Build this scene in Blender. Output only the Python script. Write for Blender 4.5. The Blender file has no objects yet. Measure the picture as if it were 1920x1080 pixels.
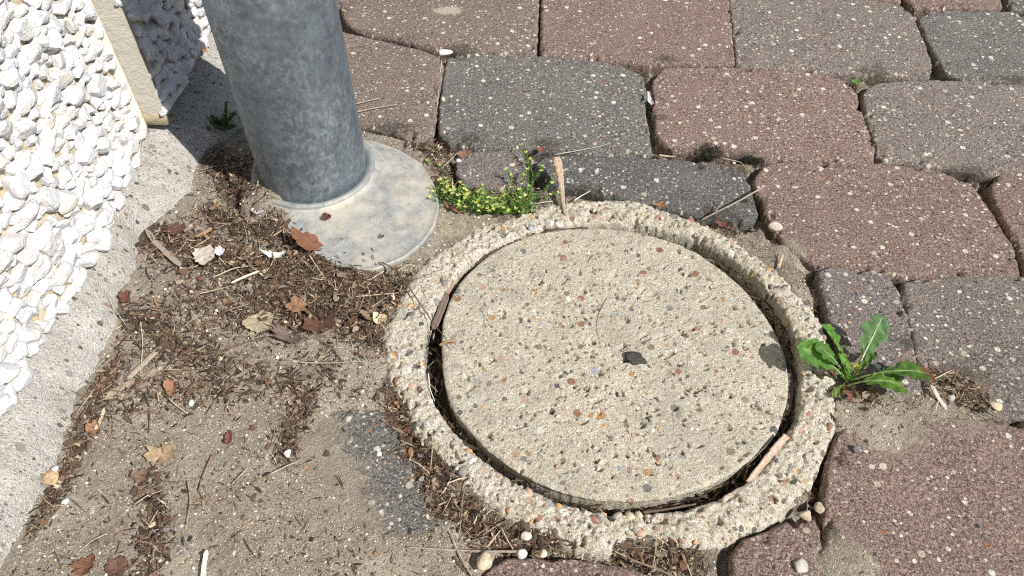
import bpy, math, random
import numpy as np
from mathutils import Vector

random.seed(7)
RS = np.random.RandomState(11)
C = bpy.context.scene.collection

# ------------------------------------------------------------------ camera, sky, sun
PITCH = math.radians(50); FOC = 1450.0; CH = 0.52
cam = bpy.data.objects.new('camera', bpy.data.cameras.new('camera'))
C.objects.link(cam)
cam.location = (0, 0, CH)
cam.rotation_euler = (math.pi/2 - PITCH, 0, 0)
cam.data.sensor_width = 36; cam.data.lens = FOC/1920*36
cam.data.clip_start = 0.01; cam.data.clip_end = 500
bpy.context.scene.camera = cam

SUN_EL = math.radians(46); SUN_AZ = math.radians(-34)      # azimuth measured from +x towards +y
sdir = Vector((math.cos(SUN_EL)*math.cos(SUN_AZ), math.cos(SUN_EL)*math.sin(SUN_AZ), math.sin(SUN_EL)))
world = bpy.data.worlds.new('World'); bpy.context.scene.world = world
world.use_nodes = True
wn = world.node_tree
sky = wn.nodes.new('ShaderNodeTexSky'); sky.sky_type = 'NISHITA'; sky.sun_disc = False
sky.sun_elevation = SUN_EL; sky.sun_rotation = math.pi/2 - SUN_AZ
wn.links.new(sky.outputs[0], wn.nodes['Background'].inputs[0])
wn.nodes['Background'].inputs[1].default_value = 0.07
sl = bpy.data.lights.new('sun', 'SUN'); sl.energy = 5.0; sl.angle = math.radians(0.53); sl.color = (1.0, 0.955, 0.89)
so = bpy.data.objects.new('sun', sl); C.objects.link(so)
so.rotation_euler = (-sdir).to_track_quat('-Z', 'Y').to_euler(); so.location = (1, 0, 2)
vs = bpy.context.scene.view_settings
vs.view_transform = 'Standard'; vs.look = 'None'; vs.gamma = 1; vs.use_curve_mapping = False
vs.exposure = 0.42
bpy.context.scene.cycles.use_denoising = False
bpy.context.scene.cycles.pixel_filter_type = 'BLACKMAN_HARRIS'; bpy.context.scene.cycles.filter_width = 1.15
bpy.context.scene.cycles.max_bounces = 6
bpy.context.scene.cycles.diffuse_bounces = 3

# ------------------------------------------------------------------ measuring and noise helpers
cP, sP = math.cos(PITCH), math.sin(PITCH)
def G(u, v, z=0.0):
    """a spot measured on the photograph, as a point on the level z of the place"""
    x = (u-960)/FOC; y = -(v-540)/FOC
    d = (x, cP+y*sP, -sP+y*cP); t = (CH-z)/(-d[2])
    return np.array([d[0]*t, d[1]*t, z])
def GP(pts, z=0.0): return np.array([G(u, v, z) for u, v in pts])

def _hash(ix, iy, seed):
    h = (ix.astype(np.int64)*374761393 + iy.astype(np.int64)*668265263 + seed*1442695041) & 0xffffffff
    h = ((h ^ (h >> 13))*1274126177) & 0xffffffff
    h = (h ^ (h >> 16)) & 0xffffffff
    return (h & 0xffffff)/float(0xffffff)
def vn(x, y, f, seed=0):
    x = np.asarray(x)*f; y = np.asarray(y)*f
    ix = np.floor(x); iy = np.floor(y); fx = x-ix; fy = y-iy
    fx = fx*fx*(3-2*fx); fy = fy*fy*(3-2*fy)
    a = _hash(ix, iy, seed); b = _hash(ix+1, iy, seed); c = _hash(ix, iy+1, seed); d = _hash(ix+1, iy+1, seed)
    return ((a*(1-fx)+b*fx)*(1-fy) + (c*(1-fx)+d*fx)*fy)*2-1
def fbm(x, y, f, o=3, seed=0):
    s = 0; a = 1.0; t = 0
    for k in range(o):
        s = s+a*vn(x, y, f*2.03**k, seed+k*17); t += a; a *= .55
    return s/t
def sstep(a, b, x):
    t = np.clip((x-a)/(b-a), 0, 1); return t*t*(3-2*t)

def resample(poly, step, smooth=2, closed=True):
    p = np.asarray(poly, float)[:, :2]
    q = np.vstack([p, p[:1]]) if closed else p
    d = np.r_[0, np.cumsum(np.hypot(*np.diff(q, axis=0).T))]
    n = max(8, int(d[-1]/step))
    t = np.linspace(0, d[-1], n, endpoint=not closed)
    r = np.c_[np.interp(t, d, q[:, 0]), np.interp(t, d, q[:, 1])]
    for _ in range(smooth):
        if closed: r = (np.roll(r, 1, 0)+2*r+np.roll(r, -1, 0))/4
        else: r[1:-1] = (r[:-2]+2*r[1:-1]+r[2:])/4
    return r
def seg_dist(px, py, poly, closed=True):
    """distance to the outline and nearest point"""
    a = poly; b = np.roll(poly, -1, 0) if closed else None
    if not closed: a, b = poly[:-1], poly[1:]
    best = np.full(px.shape, 1e9); nx = np.zeros(px.shape); ny = np.zeros(px.shape)
    for (ax, ay), (bx, by) in zip(a, b):
        dx, dy = bx-ax, by-ay; L = dx*dx+dy*dy+1e-18
        t = np.clip(((px-ax)*dx+(py-ay)*dy)/L, 0, 1)
        cx = ax+t*dx; cy = ay+t*dy; d = (px-cx)**2+(py-cy)**2
        m = d < best
        best = np.where(m, d, best); nx = np.where(m, cx, nx); ny = np.where(m, cy, ny)
    return np.sqrt(best), nx, ny
def inside(px, py, poly):
    r = np.zeros(px.shape, bool)
    for (ax, ay), (bx, by) in zip(poly, np.roll(poly, -1, 0)):
        if ay == by: continue
        r ^= ((ay > py) != (by > py)) & (px < (bx-ax)*(py-ay)/(by-ay)+ax)
    return r
def sdist(px, py, poly):
    d, nx, ny = seg_dist(px, py, poly)
    return np.where(inside(px, py, poly), -d, d), nx, ny

# ------------------------------------------------------------------ object helpers
def mesh_data(name, verts, faces, mat, smooth=True, tint=None, attrs=None):
    me = bpy.data.meshes.new(name)
    verts = np.asarray(verts, np.float32)
    if isinstance(faces, np.ndarray):
        n, k = faces.shape
        me.vertices.add(len(verts)); me.vertices.foreach_set('co', verts.ravel())
        me.loops.add(n*k); me.loops.foreach_set('vertex_index', faces.astype(np.int32).ravel())
        me.polygons.add(n); me.polygons.foreach_set('loop_start', np.arange(0, n*k, k, dtype=np.int32))
        me.polygons.foreach_set('loop_total', np.full(n, k, np.int32))
        me.update(calc_edges=True)
    else:
        me.from_pydata(verts.tolist(), [], faces)
    me.polygons.foreach_set('use_smooth', np.full(len(me.polygons), smooth))
    if tint is not None:
        a = me.color_attributes.new('tint', 'FLOAT_COLOR', 'POINT')
        t = np.ones((len(verts), 4), np.float32); t[:, :3] = tint
        a.data.foreach_set('color', t.ravel())
    for k, v in (attrs or {}).items():
        a = me.attributes.new(k, 'FLOAT', 'POINT'); a.data.foreach_set('value', np.asarray(v, np.float32).ravel())
    if mat: me.materials.append(mat)
    me.update()
    return me
def link(name, data, parent=None, loc=(0, 0, 0), rot=None, label=None, cat=None, group=None, kind=None):
    o = bpy.data.objects.new(name, data); C.objects.link(o)
    loc = Vector(loc)
    if parent is not None:
        o.parent = parent; loc = loc-wloc(parent)
    o.location = loc
    if rot is not None: o.rotation_euler = rot
    if label: o['label'] = label
    if cat: o['category'] = cat
    if group: o['group'] = group
    if kind: o['kind'] = kind
    return o
def wloc(o):
    v = Vector(o.location)
    while o.parent is not None:
        o = o.parent; v = v+Vector(o.location)
    return v
def solid(name, verts, faces, mat, parent=None, origin=None, smooth=True, tint=None, attrs=None, **kw):
    verts = np.asarray(verts, float)
    if origin is None:
        origin = verts.mean(0); origin[2] = verts[:, 2].min()
    return link(name, mesh_data(name, verts-np.asarray(origin), faces, mat, smooth, tint, attrs), parent, origin, **kw)
def grid_faces(ny, nx, wrap=False):
    j, i = np.mgrid[0:ny-1, 0:(nx if wrap else nx-1)]
    a = j*nx+i; b = j*nx+(i+1) % nx
    return np.c_[a.ravel(), b.ravel(), (b+nx).ravel(), (a+nx).ravel()]

# ------------------------------------------------------------------ materials
class NT:
    def __init__(s, name):
        s.m = bpy.data.materials.new(name); s.m.use_nodes = True
        s.t = s.m.node_tree; s.b = s.t.nodes['Principled BSDF']; s.b.inputs['Specular IOR Level'].default_value = .3
        g = s.n('ShaderNodeNewGeometry'); s.pos = g.outputs['Position']
    def n(s, k, **kw):
        x = s.t.nodes.new(k)
        for a, v in kw.items(): setattr(x, a, v)
        return x
    def set(s, sock, v):
        if hasattr(v, 'node') or isinstance(v, bpy.types.NodeSocket): s.t.links.new(v, sock)
        elif isinstance(v, (tuple, list)) and len(v) == 3 and sock.type == 'RGBA': sock.default_value = (*v, 1)
        else: sock.default_value = v
    def math(s, op, a, b=0.0, c=None, clamp=False):
        x = s.n('ShaderNodeMath', operation=op, use_clamp=clamp); s.set(x.inputs[0], a); s.set(x.inputs[1], b)
        if c is not None: s.set(x.inputs[2], c)
        return x.outputs[0]
    def noise(s, scale, detail=3, rough=.6, pos=None, col=False):
        x = s.n('ShaderNodeTexNoise'); s.set(x.inputs['Vector'], pos or s.pos)
        x.inputs['Scale'].default_value = scale; x.inputs['Detail'].default_value = detail; x.inputs['Roughness'].default_value = rough
        return x.outputs['Color' if col else 'Fac']
    def ramp(s, fac, stops, const=False):
        x = s.n('ShaderNodeValToRGB'); cr = x.color_ramp
        cr.interpolation = 'CONSTANT' if const else 'LINEAR'
        while len(cr.elements) < len(stops): cr.elements.new(.5)
        for e, (p, c) in zip(cr.elements, stops):
            e.position = p; e.color = (*c, 1) if isinstance(c, (tuple, list)) else (c, c, c, 1)
        s.set(x.inputs[0], fac); return x.outputs[0]
    def mix(s, f, a, b, mode='MIX'):
        x = s.n('ShaderNodeMix', data_type='RGBA', blend_type=mode)
        s.set(x.inputs[0], f); s.set(x.inputs[6], a); s.set(x.inputs[7], b); return x.outputs[2]
    def warp(s, scale, amt, zs=.35):
        f = s.n('ShaderNodeMapping'); f.inputs['Scale'].default_value = (1, 1, zs); s.set(f.inputs[0], s.pos)
        x = s.n('ShaderNodeVectorMath', operation='MULTIPLY_ADD')
        s.set(x.inputs[0], s.noise(scale, 2, .5, col=True)); x.inputs[1].default_value = (amt, amt, amt*zs); s.set(x.inputs[2], f.outputs[0])
        return x.outputs[0]
    def specks(s, col, scale, dens, size, palette, warp=None, amt=1.0):
        """scattered grains: cell size 1/scale, share dens of the cells, radius size (in cells)"""
        v = s.n('ShaderNodeTexVoronoi', feature='F1'); v.inputs['Scale'].default_value = scale
        s.set(v.inputs['Vector'], warp or s.pos)
        sep = s.n('ShaderNodeSeparateColor'); s.set(sep.inputs[0], v.outputs['Color'])
        rad = s.math('MULTIPLY_ADD', sep.outputs[2], size*.7, size*.45)
        m = s.math('MULTIPLY', s.math('LESS_THAN', v.outputs['Distance'], rad), s.math('LESS_THAN', sep.outputs[0], dens))
        n = len(palette)
        p = s.ramp(sep.outputs[1], [(k/n, c) for k, c in enumerate(palette)], const=True)
        return s.mix(s.math('MULTIPLY', m, amt), col, p), m
    def bump(s, h, dist, strength=1.0, prev=None):
        x = s.n('ShaderNodeBump'); x.inputs['Distance'].default_value = dist; x.inputs['Strength'].default_value = strength
        s.set(x.inputs['Height'], h)
        if prev is not None: s.t.links.new(prev, x.inputs['Normal'])
        return x.outputs[0]
    def out(s, col, rough=.9, normal=None, metal=None):
        s.set(s.b.inputs['Base Color'], col); s.set(s.b.inputs['Roughness'], rough)
        if normal is not None: s.t.links.new(normal, s.b.inputs['Normal'])
        if metal is not None: s.set(s.b.inputs['Metallic'], metal)
        return s.m

SAND = [(.40, .34, .27), (.52, .47, .40), (.22, .18, .14), (.62, .60, .56), (.30, .22, .15), (.12, .11, .10)]
BRIGHT = [(.64, .59, .51), (.80, .78, .74), (.44, .38, .32), (.60, .57, .53), (.66, .60, .50), (.36, .31, .27), (.50, .45, .40)]
AGG = [(.62, .60, .55), (.11, .11, .12), (.22, .17, .12), (.36, .32, .27), (.42, .24, .10), (.17, .17, .18), (.50, .44, .33),
       (.26, .12, .08), (.30, .33, .38), (.26, .24, .21), (.44, .30, .22)]

AGGD = [(.70, .67, .60), (.13, .12, .11), (.30, .25, .18), (.46, .42, .35), (.09, .09, .095), (.34, .22, .13), (.20, .19, .18), (.60, .55, .44), (.16, .13, .10), (.38, .36, .33), (.40, .27, .13), (.50, .46, .38)]
def make_paver_mat():
    s = NT('paver_concrete')
    oi = s.n('ShaderNodeObjectInfo')
    base = oi.outputs['Color']
    w = s.warp(500, .0012)
    c = s.mix(s.ramp(s.noise(26, 4, .65), [(.3, .0), (.72, 1.0)]), s.mix(1.0, base, (.84, .82, .80), 'MULTIPLY'), s.mix(1.0, base, (1.22, 1.18, 1.14), 'MULTIPLY'))
    c = s.mix(s.ramp(s.noise(640, 3, .75), [(.47, 0.0), (.54, .9)]), c, s.mix(1.0, base, (2.0, 1.92, 1.78), 'MULTIPLY'))
    c = s.mix(s.ramp(s.noise(520, 3, .75), [(.42, .85), (.49, 0.0)]), c, s.mix(1.0, base, (.36, .36, .36), 'MULTIPLY'))
    c, m0 = s.specks(c, 470, .55, .36, [(.05, .045, .045), (.40, .34, .29), (.11, .08, .07), (.50, .45, .39), (.26, .18, .14), (.62, .57, .5)], w, .85)
    c, m1 = s.specks(c, 235, .60, .30, BRIGHT, w, .95)
    c, m2 = s.specks(c, 210, .24, .28, [(.05, .05, .06), (.36, .15, .07), (.09, .09, .10), (.24, .10, .07), (.40, .36, .3)], w)
    c, m3 = s.specks(c, 118, .30, .28, [(.76, .74, .70), (.66, .62, .54), (.52, .46, .38), (.72, .68, .58)], w)
    dust = s.ramp(s.noise(16, 5, .7), [(.50, 0.0), (.72, .26)])
    c = s.mix(dust, c, (.33, .29, .25))
    ga = s.n('ShaderNodeAttribute', attribute_name='dark_patch').outputs['Fac']; da = s.n('ShaderNodeAttribute', attribute_name='dust').outputs['Fac']; pa = s.n('ShaderNodeAttribute', attribute_name='pale').outputs['Fac']
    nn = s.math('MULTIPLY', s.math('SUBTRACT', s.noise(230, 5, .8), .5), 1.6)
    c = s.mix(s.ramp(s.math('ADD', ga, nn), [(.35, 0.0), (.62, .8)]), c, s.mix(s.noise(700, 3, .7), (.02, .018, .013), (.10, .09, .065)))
    c = s.mix(s.ramp(s.math('ADD', pa, nn), [(.40, 0.0), (.55, .85)]), c, (.52, .47, .38))
    sc = s.mix(s.ramp(s.noise(820, 3, .75), [(.36, 0.0), (.6, .75)]), s.ramp(s.noise(45, 6, .7), [(.3, (.33, .285, .225)), (.7, (.52, .46, .385))]), (.20, .165, .13))
    c = s.mix(s.ramp(s.math('ADD', da, nn), [(.25, 0.0), (.70, 1.0)]), c, sc)
    h = s.math('ADD', s.math('MULTIPLY', s.noise(1100, 3, .7), .7), s.math('MULTIPLY', s.noise(340, 3, .65), .9))
    h = s.math('ADD', h, s.math('MULTIPLY', m1, .12)); h = s.math('SUBTRACT', h, s.math('MULTIPLY', m0, .10))
    return s.out(c, .88, s.bump(h, .0036, 1.0))
def make_concrete_mat(name, cols, amt_dirt, dirt, bumpd=.0016, specks=1.0, pits=True):
    s = NT(name)
    w = s.warp(420, .0016)
    c = s.ramp(s.noise(38, 6, .72), [(.32, cols[0]), (.5, cols[1]), (.68, cols[2])])
    c = s.mix(s.ramp(s.noise(700, 3, .75), [(.42, 0.0), (.58, .7)]), c, tuple(x*.55 for x in cols[1]))
    c = s.mix(s.ramp(s.noise(480, 2, .7), [(.55, 0.0), (.66, .6)]), c, tuple(min(.85, x*1.45) for x in cols[2]))
    c, m0 = s.specks(c, 480, .50*specks, .38, [(.20, .17, .14), (.5, .45, .37), (.24, .20, .15), (.66, .62, .54), (.32, .27, .20)], w, .85)
    c, m1 = s.specks(c, 290, .62*specks, .34, AGGD, w, .92)
    c, m2 = s.specks(c, 165, .50*specks, .34, AGGD, w, .95)
    c, m3 = s.specks(c, 105, .44*specks, .32, AGG, w, .95)
    c = s.mix(s.ramp(s.noise(11, 6, .75), [(.45, 0.0), (.72, amt_dirt)]), c, dirt)
    h = s.math('ADD', s.noise(800, 3, .7), s.math('MULTIPLY', s.noise(230, 4, .7), 1.2))
    h = s.math('ADD', h, s.math('MULTIPLY', m1, .1))
    return s.out(c, .9, s.bump(h, bumpd, .95))
def make_ground_mat():
    s = NT('dirt')
    a = s.n('ShaderNodeAttribute', attribute_name='humus'); mo = s.n('ShaderNodeAttribute', attribute_name='mortar')
    c = s.ramp(s.noise(45, 6, .7), [(.3, (.33, .295, .245)), (.5, (.43, .39, .33)), (.7, (.55, .505, .44))])
    c = s.mix(s.ramp(s.noise(820, 3, .75), [(.36, 0.0), (.6, .8)]), c, (.17, .135, .10))
    c = s.mix(s.ramp(s.noise(19, 4, .6), [(.50, 0.0), (.64, .55)]), c, (.50, .45, .375))
    c = s.mix(s.ramp(s.noise(31, 4, .6), [(.52, 0.0), (.68, .5)]), c, (.23, .19, .15))
    w = s.warp(500, .001)
    c, _ = s.specks(c, 640, .55, .38, SAND, w, .85)
    c, m1 = s.specks(c, 330, .22, .27, SAND+[(.7, .68, .62), (.35, .15, .08)], w)
    hum = s.ramp(s.noise(600, 4, .8), [(.3, (.035, .026, .019)), (.52, (.11, .085, .064)), (.72, (.27, .225, .175))])
    f = s.math('ADD', a.outputs['Fac'], s.math('MULTIPLY', s.math('SUBTRACT', s.noise(140, 5, .8), .5), 1.1), clamp=True)
    c = s.mix(s.ramp(f, [(.28, 0.0), (.62, .92)]), c, hum)
    mc = s.ramp(s.noise(90, 5, .7), [(.35, (.27, .24, .18)), (.65, (.42, .38, .30))])
    c = s.mix(mo.outputs['Fac'], c, mc)
    h = s.math('ADD', s.noise(900, 3, .75), s.math('MULTIPLY', s.noise(260, 4, .7), 1.4))
    return s.out(c, .95, s.bump(s.math('ADD', h, s.math('MULTIPLY', m1, .3)), .0024, 1.0))
def make_tint_mat(name, rough=.8, transl=0.0, fib=600, var=.35, bumpd=.0006):
    s = NT(name)
    a = s.n('ShaderNodeAttribute', attribute_name='tint')
    nf = s.ramp(s.noise(fib, 3, .7), [(.3, 1-var), (.7, 1+var*.6)])
    c = s.mix(1.0, a.outputs['Color'], nf, 'MULTIPLY')
    m = s.out(c, rough, s.bump(s.noise(fib*1.6, 3, .7), bumpd, .8))
    if transl:
        tr = s.n('ShaderNodeBsdfTranslucent'); s.set(tr.inputs[0], s.mix(1.0, c, (1.3, 1.5, .7), 'MULTIPLY'))
        mx = s.n('ShaderNodeMixShader'); mx.inputs[0].default_value = transl
        s.t.links.new(s.b.outputs[0], mx.inputs[1]); s.t.links.new(tr.outputs[0], mx.inputs[2])
        s.t.links.new(mx.outputs[0], s.t.nodes['Material Output'].inputs[0])
    return m
def make_marble_mat():
    s = NT('white_marble_chips')
    oi = s.n('ShaderNodeObjectInfo')
    a = s.n('ShaderNodeAttribute', attribute_name='tint')
    c = s.ramp(s.noise(160, 4, .7), [(.3, (.44, .455, .49)), (.55, (.58, .585, .60)), (.75, (.66, .65, .62))])
    c = s.mix(s.ramp(s.noise(60, 3, .6), [(.48, 0.0), (.66, .6)]), c, (.74, .67, .52))
    c = s.mix(s.ramp(s.noise(30, 3, .6), [(.55, 0.0), (.68, .5)]), c, (.52, .55, .60))
    c = s.mix(s.ramp(s.noise(900, 2, .6), [(.66, 0.0), (.72, .5)]), c, (.25, .24, .24))
    h = s.math('ADD', s.noise(600, 3, .6), s.math('MULTIPLY', s.noise(200, 3, .6), 1.5))
    return s.out(c, .62, s.bump(h, .0011, .9))
def make_render_base_mat():
    s = NT('cream_render')
    c = s.ramp(s.noise(70, 5, .7), [(.3, (.50, .41, .26)), (.55, (.66, .57, .41)), (.75, (.74, .68, .54))])
    c = s.mix(s.ramp(s.noise(900, 2, .7), [(.6, 0.0), (.7, .5)]), c, (.3, .24, .16))
    return s.out(c, .9, s.bump(s.math('ADD', s.noise(500, 4, .75), s.noise(150, 3, .6)), .0022, 1.0))
def make_strip_mat():
    s = NT('strip_plaster')
    z = s.n('ShaderNodeSeparateXYZ'); s.set(z.inputs[0], s.pos)
    f = s.math('ADD', s.math('MULTIPLY', z.outputs[2], 9.0), s.math('MULTIPLY', s.noise(40, 4, .7), .9))
    c = s.ramp(f, [(.95, (.50, .43, .30)), (1.0, (.47, .455, .40))])
    c = s.mix(s.ramp(s.noise(120, 5, .7), [(.35, .35), (.65, 0.0)]), c, (.33, .28, .2))
    return s.out(c, .9, s.bump(s.math('ADD', s.noise(420, 4, .75), s.math('MULTIPLY', s.noise(90, 4, .7), 1.6)), .0016, .9))
def make_zinc_mat(name='galvanised_steel', stained=0.0, rough0=.36):
    s = NT(name)
    mp = s.n('ShaderNodeMapping'); mp.inputs['Scale'].default_value = (1, 1, .55); s.set(mp.inputs[0], s.pos)
    p = mp.outputs[0]
    c = s.ramp(s.noise(42, 6, .72, p), [(.30, (.115, .140, .165)), (.54, (.155, .185, .215)), (.66, (.215, .248, .28)), (.78, (.32, .355, .385))])
    pt = s.math('MULTIPLY', s.ramp(s.noise(300, 4, .7, p), [(.46, 0.0), (.72, .8)]), s.ramp(s.noise(13, 3, .55, p), [(.38, 0.08), (.56, 1.0)]))
    c = s.mix(pt, c, (.36, .40, .435))
    sv = s.n('ShaderNodeTexVoronoi', feature='F1'); sv.inputs['Scale'].default_value = 210; s.set(sv.inputs['Vector'], s.warp(300, .003, 1.0))
    sq = s.n('ShaderNodeSeparateColor'); s.set(sq.inputs[0], sv.outputs['Color'])
    c = s.mix(1.0, c, s.ramp(sq.outputs[0], [(0, .86), (1, 1.20)]), 'MULTIPLY')
    c = s.mix(s.ramp(s.noise(200, 4, .7), [(.58, 0.0), (.74, .3)]), c, (.07, .08, .09))
    c = s.mix(s.ramp(s.noise(17, 4, .65), [(.62, 0.0), (.76, .42)]), c, (.36, .33, .24))
    if stained:
        c = s.mix(s.ramp(s.noise(30, 6, .75), [(.34, .12*stained), (.62, .85*stained)]), c, (.50, .455, .37))
        c = s.mix(s.ramp(s.noise(75, 5, .75), [(.5, 0.0), (.72, .6*stained)]), c, (.50, .51, .51))
        c = s.mix(s.ramp(s.noise(300, 4, .7), [(.60, 0.0), (.70, .4*stained)]), c, (.24, .17, .11))
    rg = s.math('MULTIPLY_ADD', s.noise(90, 4, .7, p), .35, rough0)
    return s.out(c, rg, s.bump(s.noise(420, 4, .7), .0002, .6), (.62 if not stained else .22))
def make_agg_mat():
    s = NT('aggregate_stone')
    oi = s.n('ShaderNodeObjectInfo')
    n = len(AGG)
    c = s.ramp(oi.outputs['Random'], [(k/n, x) for k, x in enumerate(AGG)], const=True)
    c = s.mix(s.ramp(s.noise(500, 3, .6), [(.35, .3), (.65, 0.0)]), c, (.3, .26, .2))
    return s.out(c, .7, s.bump(s.noise(500, 3, .6), .0006, .7))
def make_flat(name, col, rough=.6, bumpd=.0004, col2=None, sc=200):
    s = NT(name)
    c = s.mix(s.ramp(s.noise(sc, 4, .7), [(.35, 0.0), (.65, 1.0)]), col, col2 or tuple(x*.7 for x in col))
    return s.out(c, rough, s.bump(s.noise(500, 3, .7), bumpd, .8))

M_PAVER = make_paver_mat()
M_LID = make_concrete_mat('lid_concrete', [(.37, .34, .28), (.545, .50, .405), (.68, .635, .53)], .62, (.34, .315, .27), .0022)
M_RING = make_concrete_mat('ring_concrete', [(.44, .395, .31), (.58, .535, .445), (.68, .64, .56)], .25, (.35, .30, .23), .0022, 1.15)
M_FOOT = make_concrete_mat('footing_concrete', [(.55, .515, .46), (.68, .645, .59), (.78, .75, .70)], .22, (.40, .35, .285), .0040, .55)
M_DIRT = make_ground_mat()
M_LITTER = make_tint_mat('dry_litter', .85)
M_GRAIN = make_tint_mat('sand_grains', .85, 0, 900, .2)
M_GREEN = make_tint_mat('green_leaf', .68, .30, 260, .38, .0008)
M_MARBLE = make_marble_mat()
M_REND = make_render_base_mat()
M_STRIP = make_strip_mat()
M_BEAD = make_flat('cream_paint', (.78, .74, .64), .8, .0008, (.66, .61, .50), 160)
M_ZINC = make_zinc_mat()
M_FLANGE = make_zinc_mat('weathered_flange_zinc', 1.0, .5)
M_AGG = make_agg_mat()
M_STONE = make_tint_mat('loose_stone', .8, 0, 300, .3, .001)
M_PLASTIC = make_flat('white_plastic', (.75, .75, .72), .4, .0001, (.66, .65, .6))
M_MOSS = make_tint_mat('dry_moss', .95, 0, 500, .5)

# ------------------------------------------------------------------ traced outlines
LIDPX = [(827,650),(830,600),(845,555),(868,520),(900,490),(940,462),(990,440),(1060,428),(1130,426),(1200,435),(1260,451),(1310,474),(1355,506),(1400,545),(1435,590),(1460,632),(1475,672),(1480,715),(1476,757),(1458,812),(1420,852),(1370,889),(1320,914),(1260,931),(1190,940),(1120,937),(1050,922),(1000,901),(955,874),(912,842),(872,798),(845,760),(831,710)]
RINPX = [(797,717),(795,643),(803,600),(833,547),(867,503),(905,476),(960,447),(1033,424),(1133,417),(1181,419),(1230,427),(1300,444),(1360,474),(1412,515),(1457,563),(1485,610),(1498,657),(1503,700),(1499,780),(1476,816),(1440,868),(1402,905),(1355,932),(1317,948),(1250,962),(1167,965),(1108,958),(1042,942),(980,911),(918,874),(867,829),(828,779),(803,738)]
ROUTPX = [(710,620),(743,560),(783,493),(833,460),(887,427),(967,398),(1033,380),(1110,371),(1193,372),(1250,391),(1300,409),(1330,422),(1380,446),(1424,481),(1469,515),(1506,556),(1543,601),(1562,655),(1571,715),(1574,793),(1550,850),(1523,909),(1472,967),(1418,992),(1363,1018),(1328,1031),(1278,1031),(1247,1010),(1167,1008),(1147,1040),(1081,1030),(1030,1004),(972,983),(918,956),(863,901),(828,855),(774,812),(758,769),(728,720),(716,670)]
LC = G(1152, 680)[:2]
def polar(pxs, th, z=0.0):
    p = resample(GP(pxs, z), .004, 3); a = np.arctan2(p[:, 1]-LC[1], p[:, 0]-LC[0]); r = np.hypot(p[:, 0]-LC[0], p[:, 1]-LC[1])
    i = np.argsort(a); a = a[i]; r = r[i]
    return np.interp(th, np.r_[a-2*np.pi, a, a+2*np.pi], np.r_[r, r, r])

RED = (.205, .154, .143); BRN = (.200, .166, .154); MIX = (.186, .168, .162); GRY = (.146, .147, .146); DGR = (.124, .128, .134); MAU = (.176, .158, .160)
PAVERS = [
 (BRN, [(560,-50),(640,-70),(1010,-70),(1005,98),(880,97),(810,86),(740,68),(680,58),(650,42),(638,10),(560,0)]),
 (RED, [(1018,-70),(1358,-70),(1377,121),(1290,119),(1215,117),(1014,100)]),
 (MIX, [(1366,-22),(1500,-14),(1640,0),(1688,8),(1710,26),(1724,55),(1748,113),(1744,142),(1604,136),(1500,130),(1384,122)]),
 (GRY, [(1722,36),(1745,20),(1990,24),(2020,166),(1906,157),(1800,145),(1772,134),(1752,98),(1735,65)]),
 (RED, [(1350,-170),(1660,-170),(1690,0),(1500,-22),(1372,-28)]),
 (RED, [(1675,-170),(1830,-170),(1880,15),(1714,12),(1698,-5)]),
 (GRY, [(1845,-170),(2100,-170),(2120,20),(1896,14)]),
 (BRN, [(540,10),(650,60),(730,78),(790,93),(822,106),(830,120),(820,190),(812,245),(793,262),(740,250),(680,232),(560,215)]),
 (GRY, [(838,108),(870,98),(1000,102),(1100,108),(1185,124),(1205,140),(1212,170),(1208,205),(1216,240),(1221,290),(1140,289),(1030,278),(900,274),(843,268),(823,248),(826,190)]),
 (RED, [(1226,150),(1246,126),(1400,124),(1540,136),(1585,148),(1606,172),(1618,215),(1640,270),(1638,300),(1540,300),(1450,294),(1340,282),(1262,278),(1233,258),(1226,200)]),
 (MIX, [(1620,172),(1640,156),(1700,149),(1990,152),(2010,322),(1860,325),(1760,308),(1652,297),(1643,270),(1626,220)]),
 (MAU, [(855,306),(878,285),(975,279),(984,310),(988,350),(930,352),(872,345),(858,328)]),
 (DGR, [(1003,312),(1012,297),(1046,289),(1134,292),(1276,299),(1347,311),(1389,319),(1407,350),(1421,400),(1400,416),(1311,400),(1205,376),(1099,352),(1012,334)]),
 (RED, [(1416,335),(1430,312),(1460,302),(1600,302),(1740,312),(1820,338),(1846,372),(1900,460),(1914,518),(1700,516),(1530,497),(1475,460),(1442,405),(1422,360)]),
 (RED, [(1858,350),(1880,324),(2100,318),(2130,500),(1928,515),(1905,450),(1872,390)]),
 (MAU, [(1532,508),(1565,500),(1660,513),(1684,540),(1700,590),(1722,670),(1742,757),(1650,755),(1600,700),(1562,610)]),
 (MIX, [(1694,530),(1722,519),(1850,516),(2000,520),(2080,770),(1900,782),(1780,776),(1750,760),(1730,690),(1706,600)]),
 (RED, [(1572,812),(1610,784),(1700,779),(1900,790),(2150,800),(2230,1230),(1620,1230),(1578,1085),(1552,1010),(1546,950),(1552,880)]),
 (RED, [(1372,1042),(1400,1012),(1515,966),(1536,984),(1542,1040),(1566,1110),(1580,1180),(1390,1180)]),
 (RED, [(900,1075),(950,1046),(1080,1049),(1180,1066),(1290,1090),(1310,1220),(880,1220)]),
 (GRY, [(560,800),(640,755),(715,766),(745,815),(780,880),(806,950),(800,1000),(700,995),(600,955),(540,900)]),
]
PV = []
for col, px in PAVERS: PV.append((col, resample(GP(px), .004, 1), True))
FRAME = GP([(-60, -60), (1990, -60), (2000, 1120), (-60, 1120)])[:, :2]
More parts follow.
